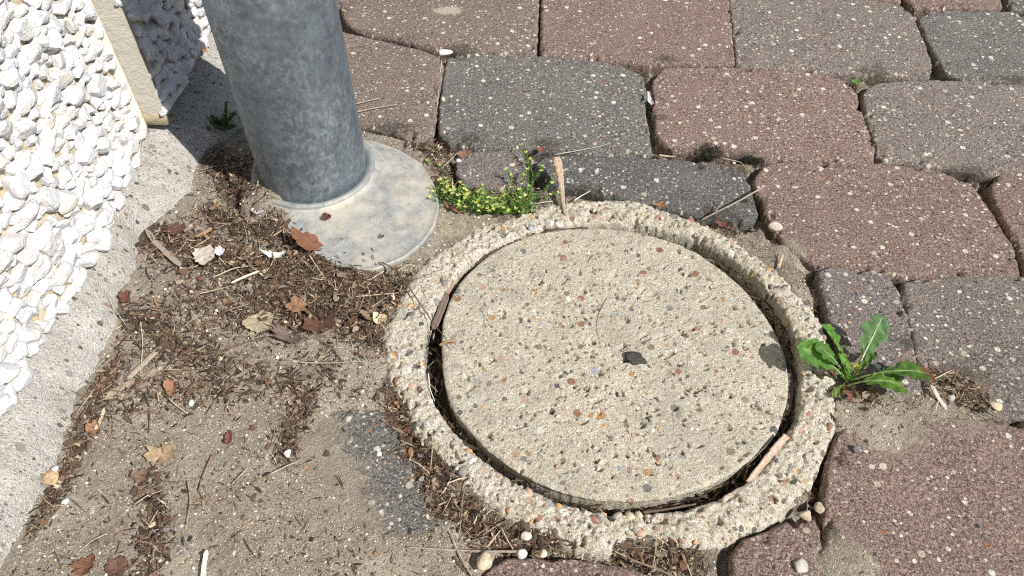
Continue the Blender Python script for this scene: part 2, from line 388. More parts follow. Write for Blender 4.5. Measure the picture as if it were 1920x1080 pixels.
for j in range(-5, 9):                                       # the same paving carried on around the picture
    for i in range(-3, 8):
        x0 = -.30+i*.207+(.10 if j % 2 else 0)+j*.012; y0 = .215+j*.139
        q = np.array([(x0, y0), (x0+.200, y0-.004), (x0+.203, y0+.129), (x0+.004, y0+.133)])
        r = resample(q, .012, 1)
        if q[:, 0].min() < -.24: continue
        if inside(r[:, 0], r[:, 1], FRAME).any(): continue
        if any(inside(r[:, 0], r[:, 1], p).any() or inside(p[:, 0], p[:, 1], r).any() for _, p, _ in PV): continue
        PV.append((random.choice([RED, BRN, MIX, GRY, RED]), r, False))

# ------------------------------------------------------------------ the dirt: height and kind of soil as functions of the place
HUM = [  # (path on the photograph, spread px, amount, heap mm)
 ([(285,440),(330,470),(400,480),(480,505),(600,515),(700,540),(770,545)], 34, 1.0, 5.0),
 ([(390,400),(450,430),(530,440),(600,480)], 24, .8, 3.5),
 ([(500,570),(600,600),(700,610),(745,640)], 34, .8, 2.0),
 ([(235,590),(290,620),(340,660),(420,690)], 30, .62, 1.0), ([(520,520),(640,560),(720,580)], 46, .7, 1.5), ([(330,540),(420,580),(520,600)], 50, .38, .5), ([(200,750),(320,740),(480,720),(640,700)], 30, .3, 0),
 ([(60,1000),(120,890),(175,770),(225,670)], 15, .7, -1.0),
 ([(575,740),(550,800),(530,860)], 16, .65, -1.5),
 ([(285,890),(290,960),(280,1080)], 18, .55, -1.5),
 ([(730,720),(770,840),(830,930),(900,990),(1000,1025),(1110,1045),(1300,1050)], 17, .95, -2.0),
 ([(800,740),(830,880),(830,960)], 10, .9, -2.0),
 ([(400,300),(440,330),(460,380)], 38, 1.0, 2.0),
 ([(780,265),(840,300),(840,350),(1000,365)], 22, .8, 0),
 ([(1210,390),(1300,415),(1400,430)], 12, .7, 0), ([(1560,800),(1540,930),(1545,1000)], 10, .8, -1),
 ([(1600,735),(1640,745)], 20, .7, 0), ([(1720,660),(1800,730),(1870,760)], 26, .55, 0)]
MOUNDS = [((500,388), 44, 19), ((470,340), 40, 12), ((520,425), 30, 13), ((1660,790), 62, 1.6), ((1600,775), 40, 1.2), ((1590,1060), 40, .6), ((1480,470), 30, -2.5), ((1800,745), 55, -2.2), ((1740,765), 30, -.4), ((880,1040), 30, -.5), ((1500,545), 22, -2)]
DIRT = GP([(-400,1500),(-400,600),(200,400),(430,240),(560,200),(700,240),(830,270),(850,350),(1000,370),(900,440),(740,600),(730,720),(790,850),(860,960),(900,1040),(900,1500)])[:, :2]
BARE = GP([(540,840),(620,765),(712,764),(736,790),(770,860),(810,950),(804,1006),(720,1000),(640,970),(580,910)])[:, :2]
BEDGE = GP([(722,770),(768,860),(808,950),(802,1004)])[:, :2]
MORT = GP([(700,520),(790,455),(835,400),(960,392),(900,425),(840,455),(790,490),(745,555)])[:, :2]
GAPFILL = GP([(900,478),(960,445),(1030,424),(1090,416)])[:, :2]
PXM = .00042   # metres per photograph pixel near the middle of the ground
def humus(x, y):
    h = np.zeros(x.shape); z = np.zeros(x.shape)
    for path, sp, am, mm in HUM:
        p = GP(path)[:, :2]; d = seg_dist(x, y, p, closed=False)[0]; s = np.exp(-(d/(sp*PXM*1.15))**2)
        h = np.maximum(h, am*s); z = z+mm*.001*s
    return h, z
def ground_z(x, y, full=False):
    x = np.asarray(x, float); y = np.asarray(y, float)
    sh = x.shape; x = x.ravel(); y = y.ravel()
    near = np.full(x.shape, .02)
    for _, p, _ in PV:
        m = (x > p[:, 0].min()-.02) & (x < p[:, 0].max()+.02) & (y > p[:, 1].min()-.02) & (y < p[:, 1].max()+.02)
        if m.any():
            d = sdist(x[m], y[m], p)[0]; near[m] = np.minimum(near[m], d)
    h, hz = humus(x, y); h = np.maximum(h, .45+.40*sstep(.013, .003, near))
    z = -.0180+.0150*sstep(.004, .014, near)
    dd = sdist(x, y, DIRT)[0]
    dirt = sstep(.004, -.012, dd)
    h = np.where(dirt > .5, humus(x, y)[0], h)
    z = z*(1-dirt)+dirt*(.0008+.0018*fbm(x, y, 22, 3, 5))
    db = sdist(x, y, BARE)[0]; de = seg_dist(x, y, BEDGE, closed=False)[0]
    bare = sstep(.005, -.005, db)*np.clip(1.35-de/.075, 0, 1); z = z-bare*.0050+sstep(0, .2, bare)*.0006*fbm(x, y, 130, 4, 9)
    z = z+hz
    for (u, v), rad, mm in MOUNDS:
        c = G(u, v); w = np.exp(-((x-c[0])**2+(y-c[1])**2)/(rad*PXM*1.2)**2*1.2)
        w = w*(1+.75*fbm(x, y, 95, 5, 21))
        zz = -.011+(mm*.001+.011)*sstep(0, .55, w)+.0006*fbm(x, y, 260, 3, 22)
        h = np.where(zz > z, h*(.25 if mm < 3 else 1), h)
        z = np.where(w > .02, np.maximum(z, zz), z)
    mort = sstep(.004, -.003, sdist(x, y, MORT)[0]+.003*fbm(x, y, 90, 2, 3)); z = z*(1-mort)+mort*-.0008
    z = z+.0011*fbm(x, y, 110, 3, 1)+.0006*fbm(x, y, 420, 2, 2)*(1-.6*mort)
    th = np.arctan2(y-LC[1], x-LC[0]); r = np.hypot(x-LC[0], y-LC[1])
    ro = polar(ROUTPX, th); z = np.where(r < ro-.004, np.minimum(z, -.024), z)
    ri = polar(RINPX, th); dg = seg_dist(x, y, GAPFILL, closed=False)[0]; z = np.where(r < ri+.001, -.030+.002*fbm(x, y, 200, 2, 8)+.027*sstep(.016, .006, dg)*(r > ri-.014), z)
    h = np.where(r < ri, .9, h)  # gap floor set to the darkest ground tone
    if full: return z.reshape(sh), np.where(mort > .5, 0, h).reshape(sh), mort.reshape(sh)
    return z.reshape(sh)
def axis(lo, hi, step, far):
    a = np.arange(lo, hi, step); g = step*1.35**np.arange(1, 40); g = np.cumsum(g); g = np.r_[g[g < far], far]
    return np.r_[(lo-g)[::-1], a, a[-1]+g]
gx = axis(-.46, .80, .0023, 60); gy = axis(.12, 1.02, .0023, 60)
GX, GY = np.meshgrid(gx, gy)
GZ, GH, GM = ground_z(GX, GY, True)
solid('ground', np.c_[GX.ravel(), GY.ravel(), GZ.ravel()], grid_faces(*GX.shape), M_DIRT, origin=(0, 0, 0), attrs={'humus': GH, 'mortar': GM}, kind='structure')

# ------------------------------------------------------------------ pavement of worn concrete setts
pave = link('pavement', None, kind='structure')
SINK = G(1790, 700)
DARK_PATCHES = [(880,262,60),(1100,355,60),(1350,400,75),(740,242,70),(860,92,70),(1640,134,70),(1820,322,70),(1400,296,70),(1300,290,50),(1010,330,30),(1700,640,50),(1560,1000,30),(1250,110,50),(1800,700,80),(1425,380,40),(1020,270,60),(1900,150,60),(1240,220,30)]
for k, (col, poly, fine) in enumerate(PV):
    N = int(np.hypot(*np.diff(np.vstack([poly, poly[:1]]), axis=0).T).sum()/(.0019 if fine else .006))
    ol = resample(poly, .0019 if fine else .006, 2)
    cen = poly.mean(0)
    d_ = ol-cen; rad_ = np.hypot(*d_.T)[:, None]; un = d_/rad_
    ol = ol+un*(.0018+.0013*fbm(ol[:, 0], ol[:, 1], 190, 3, k)+.0006*fbm(ol[:, 0], ol[:, 1], 55, 2, k+50))[:, None]
    rad_ = np.hypot(*(ol-cen).T)[:, None]
    ins_ = np.r_[0, .0006, .0013, .0021, .003, .004, .0052, .0066, .0082, .010, .0122] if fine else np.array([0, .003, .006, .012])
    rest = np.linspace(1, .02, 34 if fine else 8)
    L_ = [cen+un*(rad_-q) for q in ins_]+[cen+un*(rad_-ins_[-1])*q for q in rest[1:]]
    XY = np.array(L_); X, Y = XY[..., 0], XY[..., 1]
    e = seg_dist(X, Y, ol[::2])[0]; e[0] = 0
    R = .0040
    t = np.clip((R-e)/R, 0, 1)
    Z = -.0036*t**2.2+.0007*fbm(X, Y, 45, 2, k+3)+.00035*fbm(X, Y, 300, 2, k+9)+.0016*t*fbm(X, Y, 200, 3, k+12)
    chip = np.clip(fbm(X, Y, 85, 3, k+31)-.22, 0, 1)*sstep(.016, .001, e); Z -= chip*.018
    Z += random.uniform(-.0008, .0008)+random.uniform(-.01, .01)*(X-X.mean())+random.uniform(-.01, .01)*(Y-Y.mean())
    if fine: Z -= .007*np.exp(-((X-SINK[0])**2+(Y-SINK[1])**2)/.030**2)
    if k == 20: Z -= .0016
    n1 = len(ol); sides = []
    for q, dzz in ((.0012, .026), (.0008, .014), (.0002, .004)):
        w_ = .0008*fbm(ol[:, 0]+dzz*9, ol[:, 1], 150, 2, k+70)[:, None]
        sides.append(np.c_[ol-un*q+un*w_, (Z[0]-dzz)[:, None]])
    V = np.vstack([np.vstack(sides), np.c_[X.ravel(), Y.ravel(), Z.ravel()], [[*cen, Z[-1].mean()]]])
    nr = len(X)+3; last = (nr-1)*n1
    F = grid_faces(nr, n1, True).tolist()+[(last+q, last+(q+1) % n1, len(V)-1) for q in range(n1)]
    gr, du, pa = np.zeros(len(V)), np.zeros(len(V)), np.zeros(len(V))
    if fine:
        for (u, v, rr_) in DARK_PATCHES: c_ = G(u, v); gr = np.maximum(gr, .62*np.exp(-(((V[:, 0]-c_[0])**2+((V[:, 1]-c_[1])*1.5)**2)/(rr_*PXM)**2)))
        c_ = G(840, 20); pa = .75*np.exp(-(((V[:, 0]-c_[0])/.022)**2+((V[:, 1]-c_[1])/.011)**2)**2)
        for (u, v), rad, mm in MOUNDS:
            if v > 440 and u > 1000: c_ = G(u, v); du = np.maximum(du, .95*np.exp(-((V[:, 0]-c_[0])**2+(V[:, 1]-c_[1])**2)/(rad*PXM*1.25)**2))
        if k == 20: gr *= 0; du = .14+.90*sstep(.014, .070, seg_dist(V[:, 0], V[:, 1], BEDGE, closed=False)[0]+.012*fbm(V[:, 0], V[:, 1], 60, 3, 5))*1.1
    o = solid('paver', V, [tuple(q) for q in F], M_PAVER, pave, origin=(*cen, 0), attrs={'dark_patch': gr, 'dust': du, 'pale': pa})
    v = random.uniform(.93, 1.07)
    o.color = (col[0]*v, col[1]*v, col[2]*v, 1)

# ------------------------------------------------------------------ chamber ring and lid
TH = np.linspace(-np.pi, np.pi, 1150, endpoint=False)
ri = polar(RINPX, TH)+.0009*fbm(TH, TH*0, 14, 3, 4)+.0005*fbm(TH, TH*0, 70, 2, 5)
ro = polar(ROUTPX, TH)+.0013*fbm(TH, TH*0, 12, 3, 6)+.0008*fbm(TH, TH*0, 60, 2, 7)
rows = []
def ringrow(r, z): rows.append(np.c_[LC[0]+r*np.cos(TH), LC[1]+r*np.sin(TH), z if np.ndim(z) else np.full(TH.shape, z)])
for dz in (.034, .024, .016, .010, .006): ringrow(ri-.0026*dz/.034, -dz+.0006*fbm(TH*9, TH*0+dz*90, 6, 2, 1))
for t in np.linspace(0, 1, 36):
    r = ri+(ro-ri)*t; w = ro-ri; ei = t*w; eo = (1-t)*w
    x = LC[0]+r*np.cos(TH); y = LC[1]+r*np.sin(TH)
    z = .0022-.0030*np.clip(1-ei/.005, 0, 1)**2-.0065*np.clip(1-eo/.010, 0, 1)**1.8
    z = z+.0012*fbm(x, y, 60, 3, 3)+.0028*fbm(x, y, 230, 3, 4)
    z = z-.014*np.clip(fbm(x, y, 130, 2, 77)-.34, 0, 1)
    rows.append(np.c_[x, y, z])
for dz in (.012, .02, .035): ringrow(ro+.001, -dz)
V = np.vstack(rows)
ring = solid('concrete_ring', V, grid_faces(len(rows), len(TH), True), M_RING, origin=(*LC, -.035),
             label='rough pale concrete ring around the round lid, rim of exposed pebbles', cat='concrete ring')
rl = polar(LIDPX, TH)
rl = rl+.0005*fbm(TH, TH*0, 30, 3, 24)
PITS = [(*G(u, v)[:2], r*.001, d*.001) for u, v, r, d in [(1175,599,2.6,3),(1099,730,2.4,3),(915,812,2.2,2.5),(990,600,1.8,2.5),(1025,540,2,2.5),(1325,522,2,2.5),(1260,662,2.2,3),(1180,550,1.5,2),
        (1370,744,1.8,2.5),(1266,765,2.4,2.6),(1352,730,1.6,2),(1032,690,1.5,2),(950,660,1.4,2),(940,712,1.7,2),(1130,925,1.8,2),(1030,655,1.2,2),(1408,762,2,2),(905,592,1.3,2),(1050,868,1.8,2),(1195,478,2,1.6),
        (1330,605,1.5,2),(1245,630,1.5,2),(1085,812,1.5,1.8),(976,780,1.5,2),(1000,495,1.3,2),(1290,835,1.5,2),(1380,830,1.4,2),(860,700,1.3,2)]]
for _ in range(85):
    a = RS.uniform(0, 6.28); r = .125*math.sqrt(RS.uniform(0, 1)); PITS.append((LC[0]+r*math.cos(a), LC[1]+r*math.sin(a), RS.uniform(.0014, .0026), RS.uniform(.002, .0034)))
for _ in range(230):
    a = RS.uniform(0, 6.28); r = .125*math.sqrt(RS.uniform(0, 1)); PITS.append((LC[0]+r*math.cos(a), LC[1]+r*math.sin(a), RS.uniform(.0008, .0019), RS.uniform(.0012, .0026)))
rows = []
for dz in (.030, .020, .012, .007, .004): rows.append(np.c_[LC[0]+(rl-.0008)*np.cos(TH), LC[1]+(rl-.0008)*np.sin(TH), -dz+0*TH])
for t in np.r_[1, .9965, .991, np.linspace(.983, 0.015, 125)]:
    r = rl*t; x = LC[0]+r*np.cos(TH); y = LC[1]+r*np.sin(TH)
    e = rl-r
    z = .0002-.0022*np.clip(1-e/.0026, 0, 1)**2+.0004*fbm(x, y, 40, 2, 12)+.00028*fbm(x, y, 300, 2, 14)
    z = z-.012*np.clip(fbm(x, y, 230, 2, 19)-.60, 0, 1)
    for px, py, pr, pd in PITS:
        if abs(math.hypot(px-LC[0], py-LC[1])-r.mean()) > .016: continue
        sk = math.sin(px*9e3)*.8; q = ((x-px)*(1+.5*sk)+(y-py)*sk)**2/pr**2+((y-py)*(1-.25*sk))**2/pr**2; q = q*(1+.5*fbm(x, y, 700, 2, 44)); z = z-1.3*pd*np.exp(-q*q*.9)
    rows.append(np.c_[x, y, z])
V = np.vstack(rows)
fl = grid_faces(len(rows), len(TH), True)
last = (len(rows)-1)*len(TH)
V = np.vstack([V, [[LC[0], LC[1], .0002]]])
F = [tuple(q) for q in fl.tolist()]+[(last+i, last+(i+1) % len(TH), len(V)-1) for i in range(len(TH))]
lid = solid('round_lid', V, F, M_LID, origin=(*LC, -.030), label='round pitted beige concrete lid set inside the ring', cat='lid')

# rocks shared between alike pieces
def ico(n):
    import bmesh
    bm = bmesh.new(); bmesh.ops.create_icosphere(bm, subdivisions=n, radius=1)
    v = np.array([p.co[:] for p in bm.verts]); f = np.array([[q.index for q in p.verts] for p in bm.faces]); bm.free(); return v, f
I1, I2, I3 = ico(1), ico(2), ico(3)
def rock(seed, base=I3, cuts=14, lo=.62, hi=1.0, soft=.06, stretch=(1, 1, 1)):
    r = np.random.RandomState(seed); v, f = base
    n = r.normal(size=(cuts, 3)); n /= np.linalg.norm(n, axis=1)[:, None]; h = r.uniform(lo, hi, cuts)
    d = np.clip(v@n.T, .05, None); rad = h/d
    m = -soft*np.log(np.exp(-np.clip(rad, 0, 3)/soft).sum(1)); m = np.clip(m, .4, 1.1)
    return v*m[:, None]*np.array(stretch), f
ROCKS = [rock(s, I3, 10, .50, .95, .026, (1.25, .95, .85)) for s in range(10)]
ROCKL = [rock(s, I2, 11, .50, 1.0, .018, (1.25, .95, .85)) for s in range(10)]
agg_meshes = [mesh_data('aggregate_pebble', v, f, M_AGG) for v, f in [rock(100+s, I2, 10, .7, 1, .08, (1.2, .85, .7)) for s in range(8)]]
def scatter_aggregate(parent, n, sampler, smin, smax, sink):
    for k in range(n):
        x, y, z = sampler(); s = smin+(smax-smin)*random.random()**2.2
        o = link('pebble', agg_meshes[k % 8], parent, (x, y, z-s*.7*sink), (random.uniform(-.4, .4), random.uniform(-.4, .4), random.uniform(0, 6.28)))
        o.scale = (s, s, s)
def samp_ring():
    i = random.randrange(len(TH)); t = random.uniform(.06, .92); r = ri[i]+(ro[i]-ri[i])*t
    z = .0018-(.005 if t > .85 else 0)
    return LC[0]+r*math.cos(TH[i]), LC[1]+r*math.sin(TH[i]), z
def samp_lid():
    i = random.randrange(len(TH)); r = rl[i]*math.sqrt(random.random())*.98
    return LC[0]+r*math.cos(TH[i]), LC[1]+r*math.sin(TH[i]), .0001
scatter_aggregate(ring, 290, samp_ring, .0016, .0046, .85)
scatter_aggregate(lid, 280, samp_lid, .0013, .0040, .84)

# ------------------------------------------------------------------ house wall
zb = .03
WO = G(0, 780, zb); WO[2] = 0
wdir = G(265, 260, zb)-G(0, 780, zb); wdir /= np.linalg.norm(wdir); wn_ = np.array([wdir[1], -wdir[0], 0])
def W(s, d, z):
    s, d, z = np.broadcast_arrays(s, d, z)
    return WO+s[..., None]*wdir+d[..., None]*wn_+z[..., None]*np.array([0, 0, 1.])
S0 = .322; PROT = .030; ZB2 = .047
def bow(s): return .011*np.exp(-((s-.17)/.09)**2)
wall = link('house_wall', None, None, W(np.array(S0), np.array(0.), np.array(0.)), label='white pebble dashed house wall with cream corner strip, left of the grey pipe', cat='wall')
def slab(name, s0, s1, zlo, zhi, dface, mat, thick=.2, bowed=False, ds=.01):
    ss = np.unique(np.r_[s0, np.arange(max(s0, -.3), min(s1, 1.1), ds), s1]); zz = np.unique(np.r_[zlo, np.arange(zlo, .5, .01), .8, 1.4, zhi])
    S, Z = np.meshgrid(ss, zz)
    D = dface+(bow(S) if bowed else 0)+.0012*fbm(S, Z, 60, 2, 3)
    v = W(S, D, Z).reshape(-1, 3); n = len(v); f = grid_faces(*S.shape)
    b = W(S, np.full(S.shape, dface-thick), Z).reshape(-1, 3)
    fb = f[:, ::-1]+n
    ny, nx = S.shape
    edge = np.r_[np.arange(nx), np.arange(1, ny)*nx+nx-1, ((ny-1)*nx+np.arange(nx-2, -1, -1)), np.arange(ny-2, 0, -1)*nx]
    e2 = np.roll(edge, -1)
    side = np.c_[edge, edge+n, e2+n, e2]
    return solid(name, np.vstack([v, b]), np.vstack([f, fb, side]), mat, wall)
slab('render_panel', -1.6, S0-.006, zb-.002, 2.8, 0.0, M_REND, bowed=True)
slab('projecting_render_panel', S0+.001, 4.0, ZB2, 2.8, PROT-.003, M_REND)
slab('return_strip', S0-.0005, S0+.0045, ZB2-.006, 2.8, PROT-.001, M_STRIP, thick=.06)
slab('edge_bead', S0-.0068, S0-.0012, ZB2-.014, 2.8, .0085, M_BEAD, thick=.03)
# pebbles pressed into the render
def darts(s0, s1, z0, z1, r0, n):
    cell = r0; grid = {}; out = []
    for _ in range(n):
        s = random.uniform(s0, s1); z = random.uniform(z0, z1); r = r0*random.uniform(.60, 1.30)
        gi, gj = int(s/cell), int(z/cell); ok = True
        for a in range(gi-2, gi+3):
            for b in range(gj-2, gj+3):
                for (p, q, rr) in grid.get((a, b), ()):
                    if (p-s)**2+(q-z)**2 < ((rr+r)*.79)**2: ok = False; break
                if not ok: break
            if not ok: break
        if ok: grid.setdefault((gi, gj), []).append((s, z, r)); out.append((s, z, r))
    return out
peb = [(s, z, r, 0) for s, z, r in darts(-.24, S0-.011, zb+.003, .48, .0070, 70000) ]
peb += [(s, z, r, 1) for s, z, r in darts(S0+.006, 1.0, ZB2+.006, .48, .0068, 70000)]
def seen_rank(p):
    s, z, r, w = p; v = W(np.array(s), np.array(PROT if w else 0.), np.array(z))
    dy = v[1]; dz = v[2]-CH; zc = dy*cP-dz*sP; u = v[0]/zc*FOC+960; vv = 540-(dy*sP+dz*cP)/zc*FOC
    inn = -20 < u < 460 and -20 < vv < 800
    return (0 if inn else 1, np.linalg.norm(v-np.array([0, 0, CH]))/r)
peb.sort(key=seen_rank)
marble = [mesh_data('marble_pebble', v, f, M_MARBLE, False) for v, f in [rock(200+s, I3, 10, .50, .95, .026, (1.30, .95, .85)) for s in range(10)]]
mv, mf, off = [], [], 0
wrot = math.atan2(wdir[1], wdir[0])
for k, (s, z, r, w) in enumerate(peb):
    d = (PROT-.003 if w else bow(np.array(s)))+r*random.uniform(.18, .42)
    c = W(np.array(s), np.array(d), np.array(z))
    rot = (random.uniform(0, 6.28), random.uniform(-.5, .5), wrot+random.uniform(-.5, .5))
    if k < 295:
        o = link('pebble', marble[k % 10], wall, c, rot); o.scale = (r*1.16,)*3
    else:
        from mathutils import Euler
        vis = seen_rank((s, z, r, w))[0] == 0
        v0, f0 = ROCKS[k % 10] if vis else ROCKL[k % 10]
        m = np.array(Euler(rot).to_matrix())
        mv.append((v0*r*1.16)@m.T+c); mf.append(f0+off); off += len(v0)
solid('pebble_dash', np.vstack(mv), np.vstack(mf), M_MARBLE, wall, smooth=False, kind='stuff')
# concrete footing
FP = [(-.106,.032),(-.065,.0365),(-.026,.040),(.0376,.0313),(.063,.0368),(.106,.0405),(.135,.030),(.172,.034),(.205,.026),(.24,.042),(.27,.056),(.30,.054),(.33,.055),(.357,.078),(.40,.088),(.46,.09)]
fs = np.unique(np.r_[-1.6, -1.2, -.8, np.arange(-.5, -.2, .01), np.arange(-.2, .62, .0026), np.arange(.62, 1.2, .02), 2, 4])
fd = np.interp(fs, [a for a, _ in FP], [b for _, b in FP])+.0022*fbm(fs, fs*0, 60, 3, 2)+.002*fbm(fs, fs*0, 300, 2, 3)
top = np.where(fs < S0, zb+.002, ZB2-.008)
top = np.interp(fs, [S0-.03, S0+.03], [zb+.003, ZB2-.012])
tt = np.r_[np.linspace(-.6, 0, 6, endpoint=False), np.linspace(0, 1, 34), 1.03]
rowsF = []
for t in tt:
    if t <= 0:
        d = t*.03+bow(fs)*.6; z = top+0*fs
    else:
        d = bow(fs)*.6+(fd-bow(fs)*.6)*min(t, 1); q = min(t, 1); z = top*(1-q**2.0)**.9+(-.004)*q-.002*q
        if t > 1: z = z-.012
    p = W(fs, d, z)
    if t > -.3:
        p[:, 2] += .0034*fbm(fs+5, d*1.0+z, 55, 3, 6)+.0016*fbm(fs, d+z, 220, 3, 8)
    rowsF.append(p)
solid('concrete_footing', np.vstack(rowsF), grid_faces(len(tt), len(fs))[:, ::-1], M_FOOT, wall)

# ------------------------------------------------------------------ drain pipe with its rosette
PC = np.array([-.1949, .5800]); PR = .0517
def lathe(cx, cy, prof, n=96, caps=False):
    th = np.linspace(0, 2*np.pi, n, endpoint=False)
    v = np.vstack([np.c_[cx+r*np.cos(th), cy+r*np.sin(th), np.full(n, z)] for r, z in prof])
    return v, grid_faces(len(prof), n, True)
pipe = link('drain_pipe', None, None, (*PC, 0), label='thick upright galvanised steel pipe beside the house wall', cat='pipe')
zs = [.006, .008]+list(np.linspace(.02, 2.6, 40))
v, f = lathe(*PC, [(PR-.003, 2.6), (PR-.003, .006)]+[(PR-.0006, .006)]+[(PR, z) for z in zs[1:]]+[(PR-.003, 2.6)])
solid('pipe_shaft', v, f, M_ZINC, pipe)
FLP = GP([(640,262),(700,266),(750,283),(790,308),(815,348),(824,388),(815,425),(792,458),(757,486),(700,509),(640,503),(590,478),(548,436),(505,392),(486,350),(490,300),(560,268)], .006)
fp = resample(FLP, .002, 6)
fa = np.arctan2(fp[:, 1]-PC[1], fp[:, 0]-PC[0]); fr = np.hypot(fp[:, 0]-PC[0], fp[:, 1]-PC[1]); i = np.argsort(fa); fa = fa[i]; fr = fr[i]
th = np.linspace(-np.pi, np.pi, 220, endpoint=False); fr = np.maximum(np.interp(th, np.r_[fa-2*np.pi, fa, fa+2*np.pi], np.r_[fr, fr, fr]), PR+.0105)
rows = []
def frow(r, z): rows.append(np.c_[PC[0]+r*np.cos(th), PC[1]+r*np.sin(th), np.broadcast_to(z, th.shape)])
c0 = PR+.0095
frow(fr-.0015, .0005); frow(fr, .0020); frow(fr, .0068); frow(fr-.0004, .0078); frow(fr-.0012, .0080); frow(fr-.0020, .0074)
for t in np.linspace(1, 0, 16)[1:]:
    r = c0+(fr-.002-c0)*t; z = .0072+.0052*(1-t)**1.1
    frow(r, z+.0003*fbm(r*np.cos(th), r*np.sin(th), 30, 2, 3))
frow(c0-.0006, .0132); frow(c0-.0018, .0138)
solid('base_flange', np.vstack(rows), grid_faces(len(rows), 220, True), M_FLANGE, pipe)
v, f = lathe(*PC, [(PR+.0083, .0110), (PR+.0080, .0156), (PR+.0070, .0170), (PR+.0040, .0166), (PR+.0020, .0156), (PR+.0001, .0140)], 128)
solid('collar', v, f, make_zinc_mat('collar_zinc', .55, .45), pipe)

# ------------------------------------------------------------------ loose litter and grains
class Acc:
    def __init__(s): s.v = []; s.f = []; s.c = []; s.n = 0
    def add(s, v, f, c):
        v = np.asarray(v, float); s.v.append(v); s.f += [tuple(int(i)+s.n for i in q) for q in f]; s.n += len(v)
        c = np.asarray(c, float); s.c.append(np.broadcast_to(c, (len(v), 3)))
    def build(s, name, mat, parent=None, origin=None, smooth=True, **kw):
        return solid(name, np.vstack(s.v), s.f, mat, parent, origin, smooth, np.vstack(s.c), **kw)
LCOL = np.array([(.055, .036, .024), (.10, .065, .042), (.035, .026, .02), (.16, .11, .07), (.30, .23, .155), (.13, .072, .047), (.46, .39, .29), (.19, .105, .065), (.075, .055, .045), (.20, .165, .13), (.02, .018, .016)])
LW = np.array([.2, .2, .13, .14, .09, .06, .04, .02, .1, .07, .05]); LW /= LW.sum()
def slivers(P, L, Wd, az, tilt, col, curl):
    """bent strips: three cross sections, two faces each"""
    n = len(P); dx = np.cos(az)*np.cos(tilt); dy = np.sin(az)*np.cos(tilt); dz = np.sin(tilt)
    D = np.c_[dx, dy, dz]; Sd = np.c_[-np.sin(az), np.cos(az), RS.uniform(-.6, .6, n)]; Up = np.c_[np.zeros(n), np.zeros(n), np.ones(n)]
    v = np.zeros((n, 6, 3)); ends = RS.uniform(.15, .9, (n, 2))
    for j, (t, wf) in enumerate(((-.5, ends[:, 0]), (0, np.ones(n)), (.5, ends[:, 1]))):
        c = P+D*(L*t)[:, None]+Up*(curl*(0.25-t*t))[:, None]+Sd*(curl*.6*(0.25-t*t))[:, None]
        v[:, 2*j] = c-Sd*(Wd*wf*.5)[:, None]; v[:, 2*j+1] = c+Sd*(Wd*wf*.5)[:, None]
    b = (np.arange(n)*6)[:, None]
    f = np.vstack([b+np.array([0, 1, 3, 2]), b+np.array([2, 3, 5, 4])])
    return v.reshape(-1, 3), f, np.repeat(col, 6, 0)
def along(path, spread, n):
    p = GP(path)[:, :2]; d = np.r_[0, np.cumsum(np.hypot(*np.diff(p, axis=0).T))]; t = RS.uniform(0, d[-1], n)
    return np.c_[np.interp(t, d, p[:, 0]), np.interp(t, d, p[:, 1])]+RS.normal(0, spread*PXM*.75, (n, 2))
pts = []
for path, sp, am, mm in HUM:
    L = np.hypot(*np.diff(np.array(path), axis=0).T).sum(); pts.append(along(path, sp*1.25, int(L*sp*am*.21)))
pts.append(np.c_[RS.uniform(-.33, -.06, 450), RS.uniform(.18, .42, 450)])
pts.append(along([(735,560),(770,600),(760,700)], 18, 160)); pts.append(along([(1560,620),(1590,700),(1600,740)], 10, 60))
P = np.vstack(pts)
q = W(np.array(0.), np.array(0.), np.array(0.))
dw = (P-WO[:2])@wn_[:2]; sw = (P-WO[:2])@wdir[:2]
okm = dw > np.interp(sw, [a for a, _ in FP], [b for _, b in FP])+.001
rr = np.hypot(P[:, 0]-LC[0], P[:, 1]-LC[1]); okm &= rr > polar(ROUTPX, np.arctan2(P[:, 1]-LC[1], P[:, 0]-LC[0]))-.004
okm &= np.hypot(P[:, 0]-PC[0], P[:, 1]-PC[1]) > PR+.002
rf = np.interp(np.arctan2(P[:, 1]-PC[1], P[:, 0]-PC[0]), th, fr)
onfl = np.hypot(P[:, 0]-PC[0], P[:, 1]-PC[1]) < rf
azp = np.degrees(np.arctan2(P[:, 1]-PC[1], P[:, 0]-PC[0]))
keepfl = ~onfl | ((azp > -180) & (azp < -98)) | (azp > 120) | (RS.uniform(size=len(P)) < .05)
okm &= keepfl
P = P[okm]; onfl = onfl[okm]; n = len(P)
Zg = ground_z(P[:, 0], P[:, 1]); Zg = np.where(onfl, np.maximum(Zg, .008), Zg)
need = RS.uniform(size=n) < .62
L = np.where(need, RS.gamma(2.2, .0026, n)+.002, RS.uniform(.0015, .006, n)); Wd = np.where(need, RS.uniform(.0003, .0011, n), RS.uniform(.001, .0035, n))
L = np.clip(L, .0015, .022)
P3 = np.c_[P, Zg+.0004+RS.exponential(.0013, n)]
col = LCOL[RS.choice(len(LCOL), n, p=LW)]*RS.uniform(.7, 1.35, (n, 1))
v, f, c = slivers(P3, L, Wd, RS.uniform(0, 6.28, n), RS.normal(0, .22, n), col, RS.normal(0, .25, n)*L)
big = RS.choice(n, 520, replace=False); straw = RS.uniform(size=520) < .62
LB = np.where(straw, RS.uniform(.008, .026, 520), RS.uniform(.004, .010, 520)); WB = np.where(straw, RS.uniform(.0004, .0011, 520), RS.uniform(.0028, .006, 520))
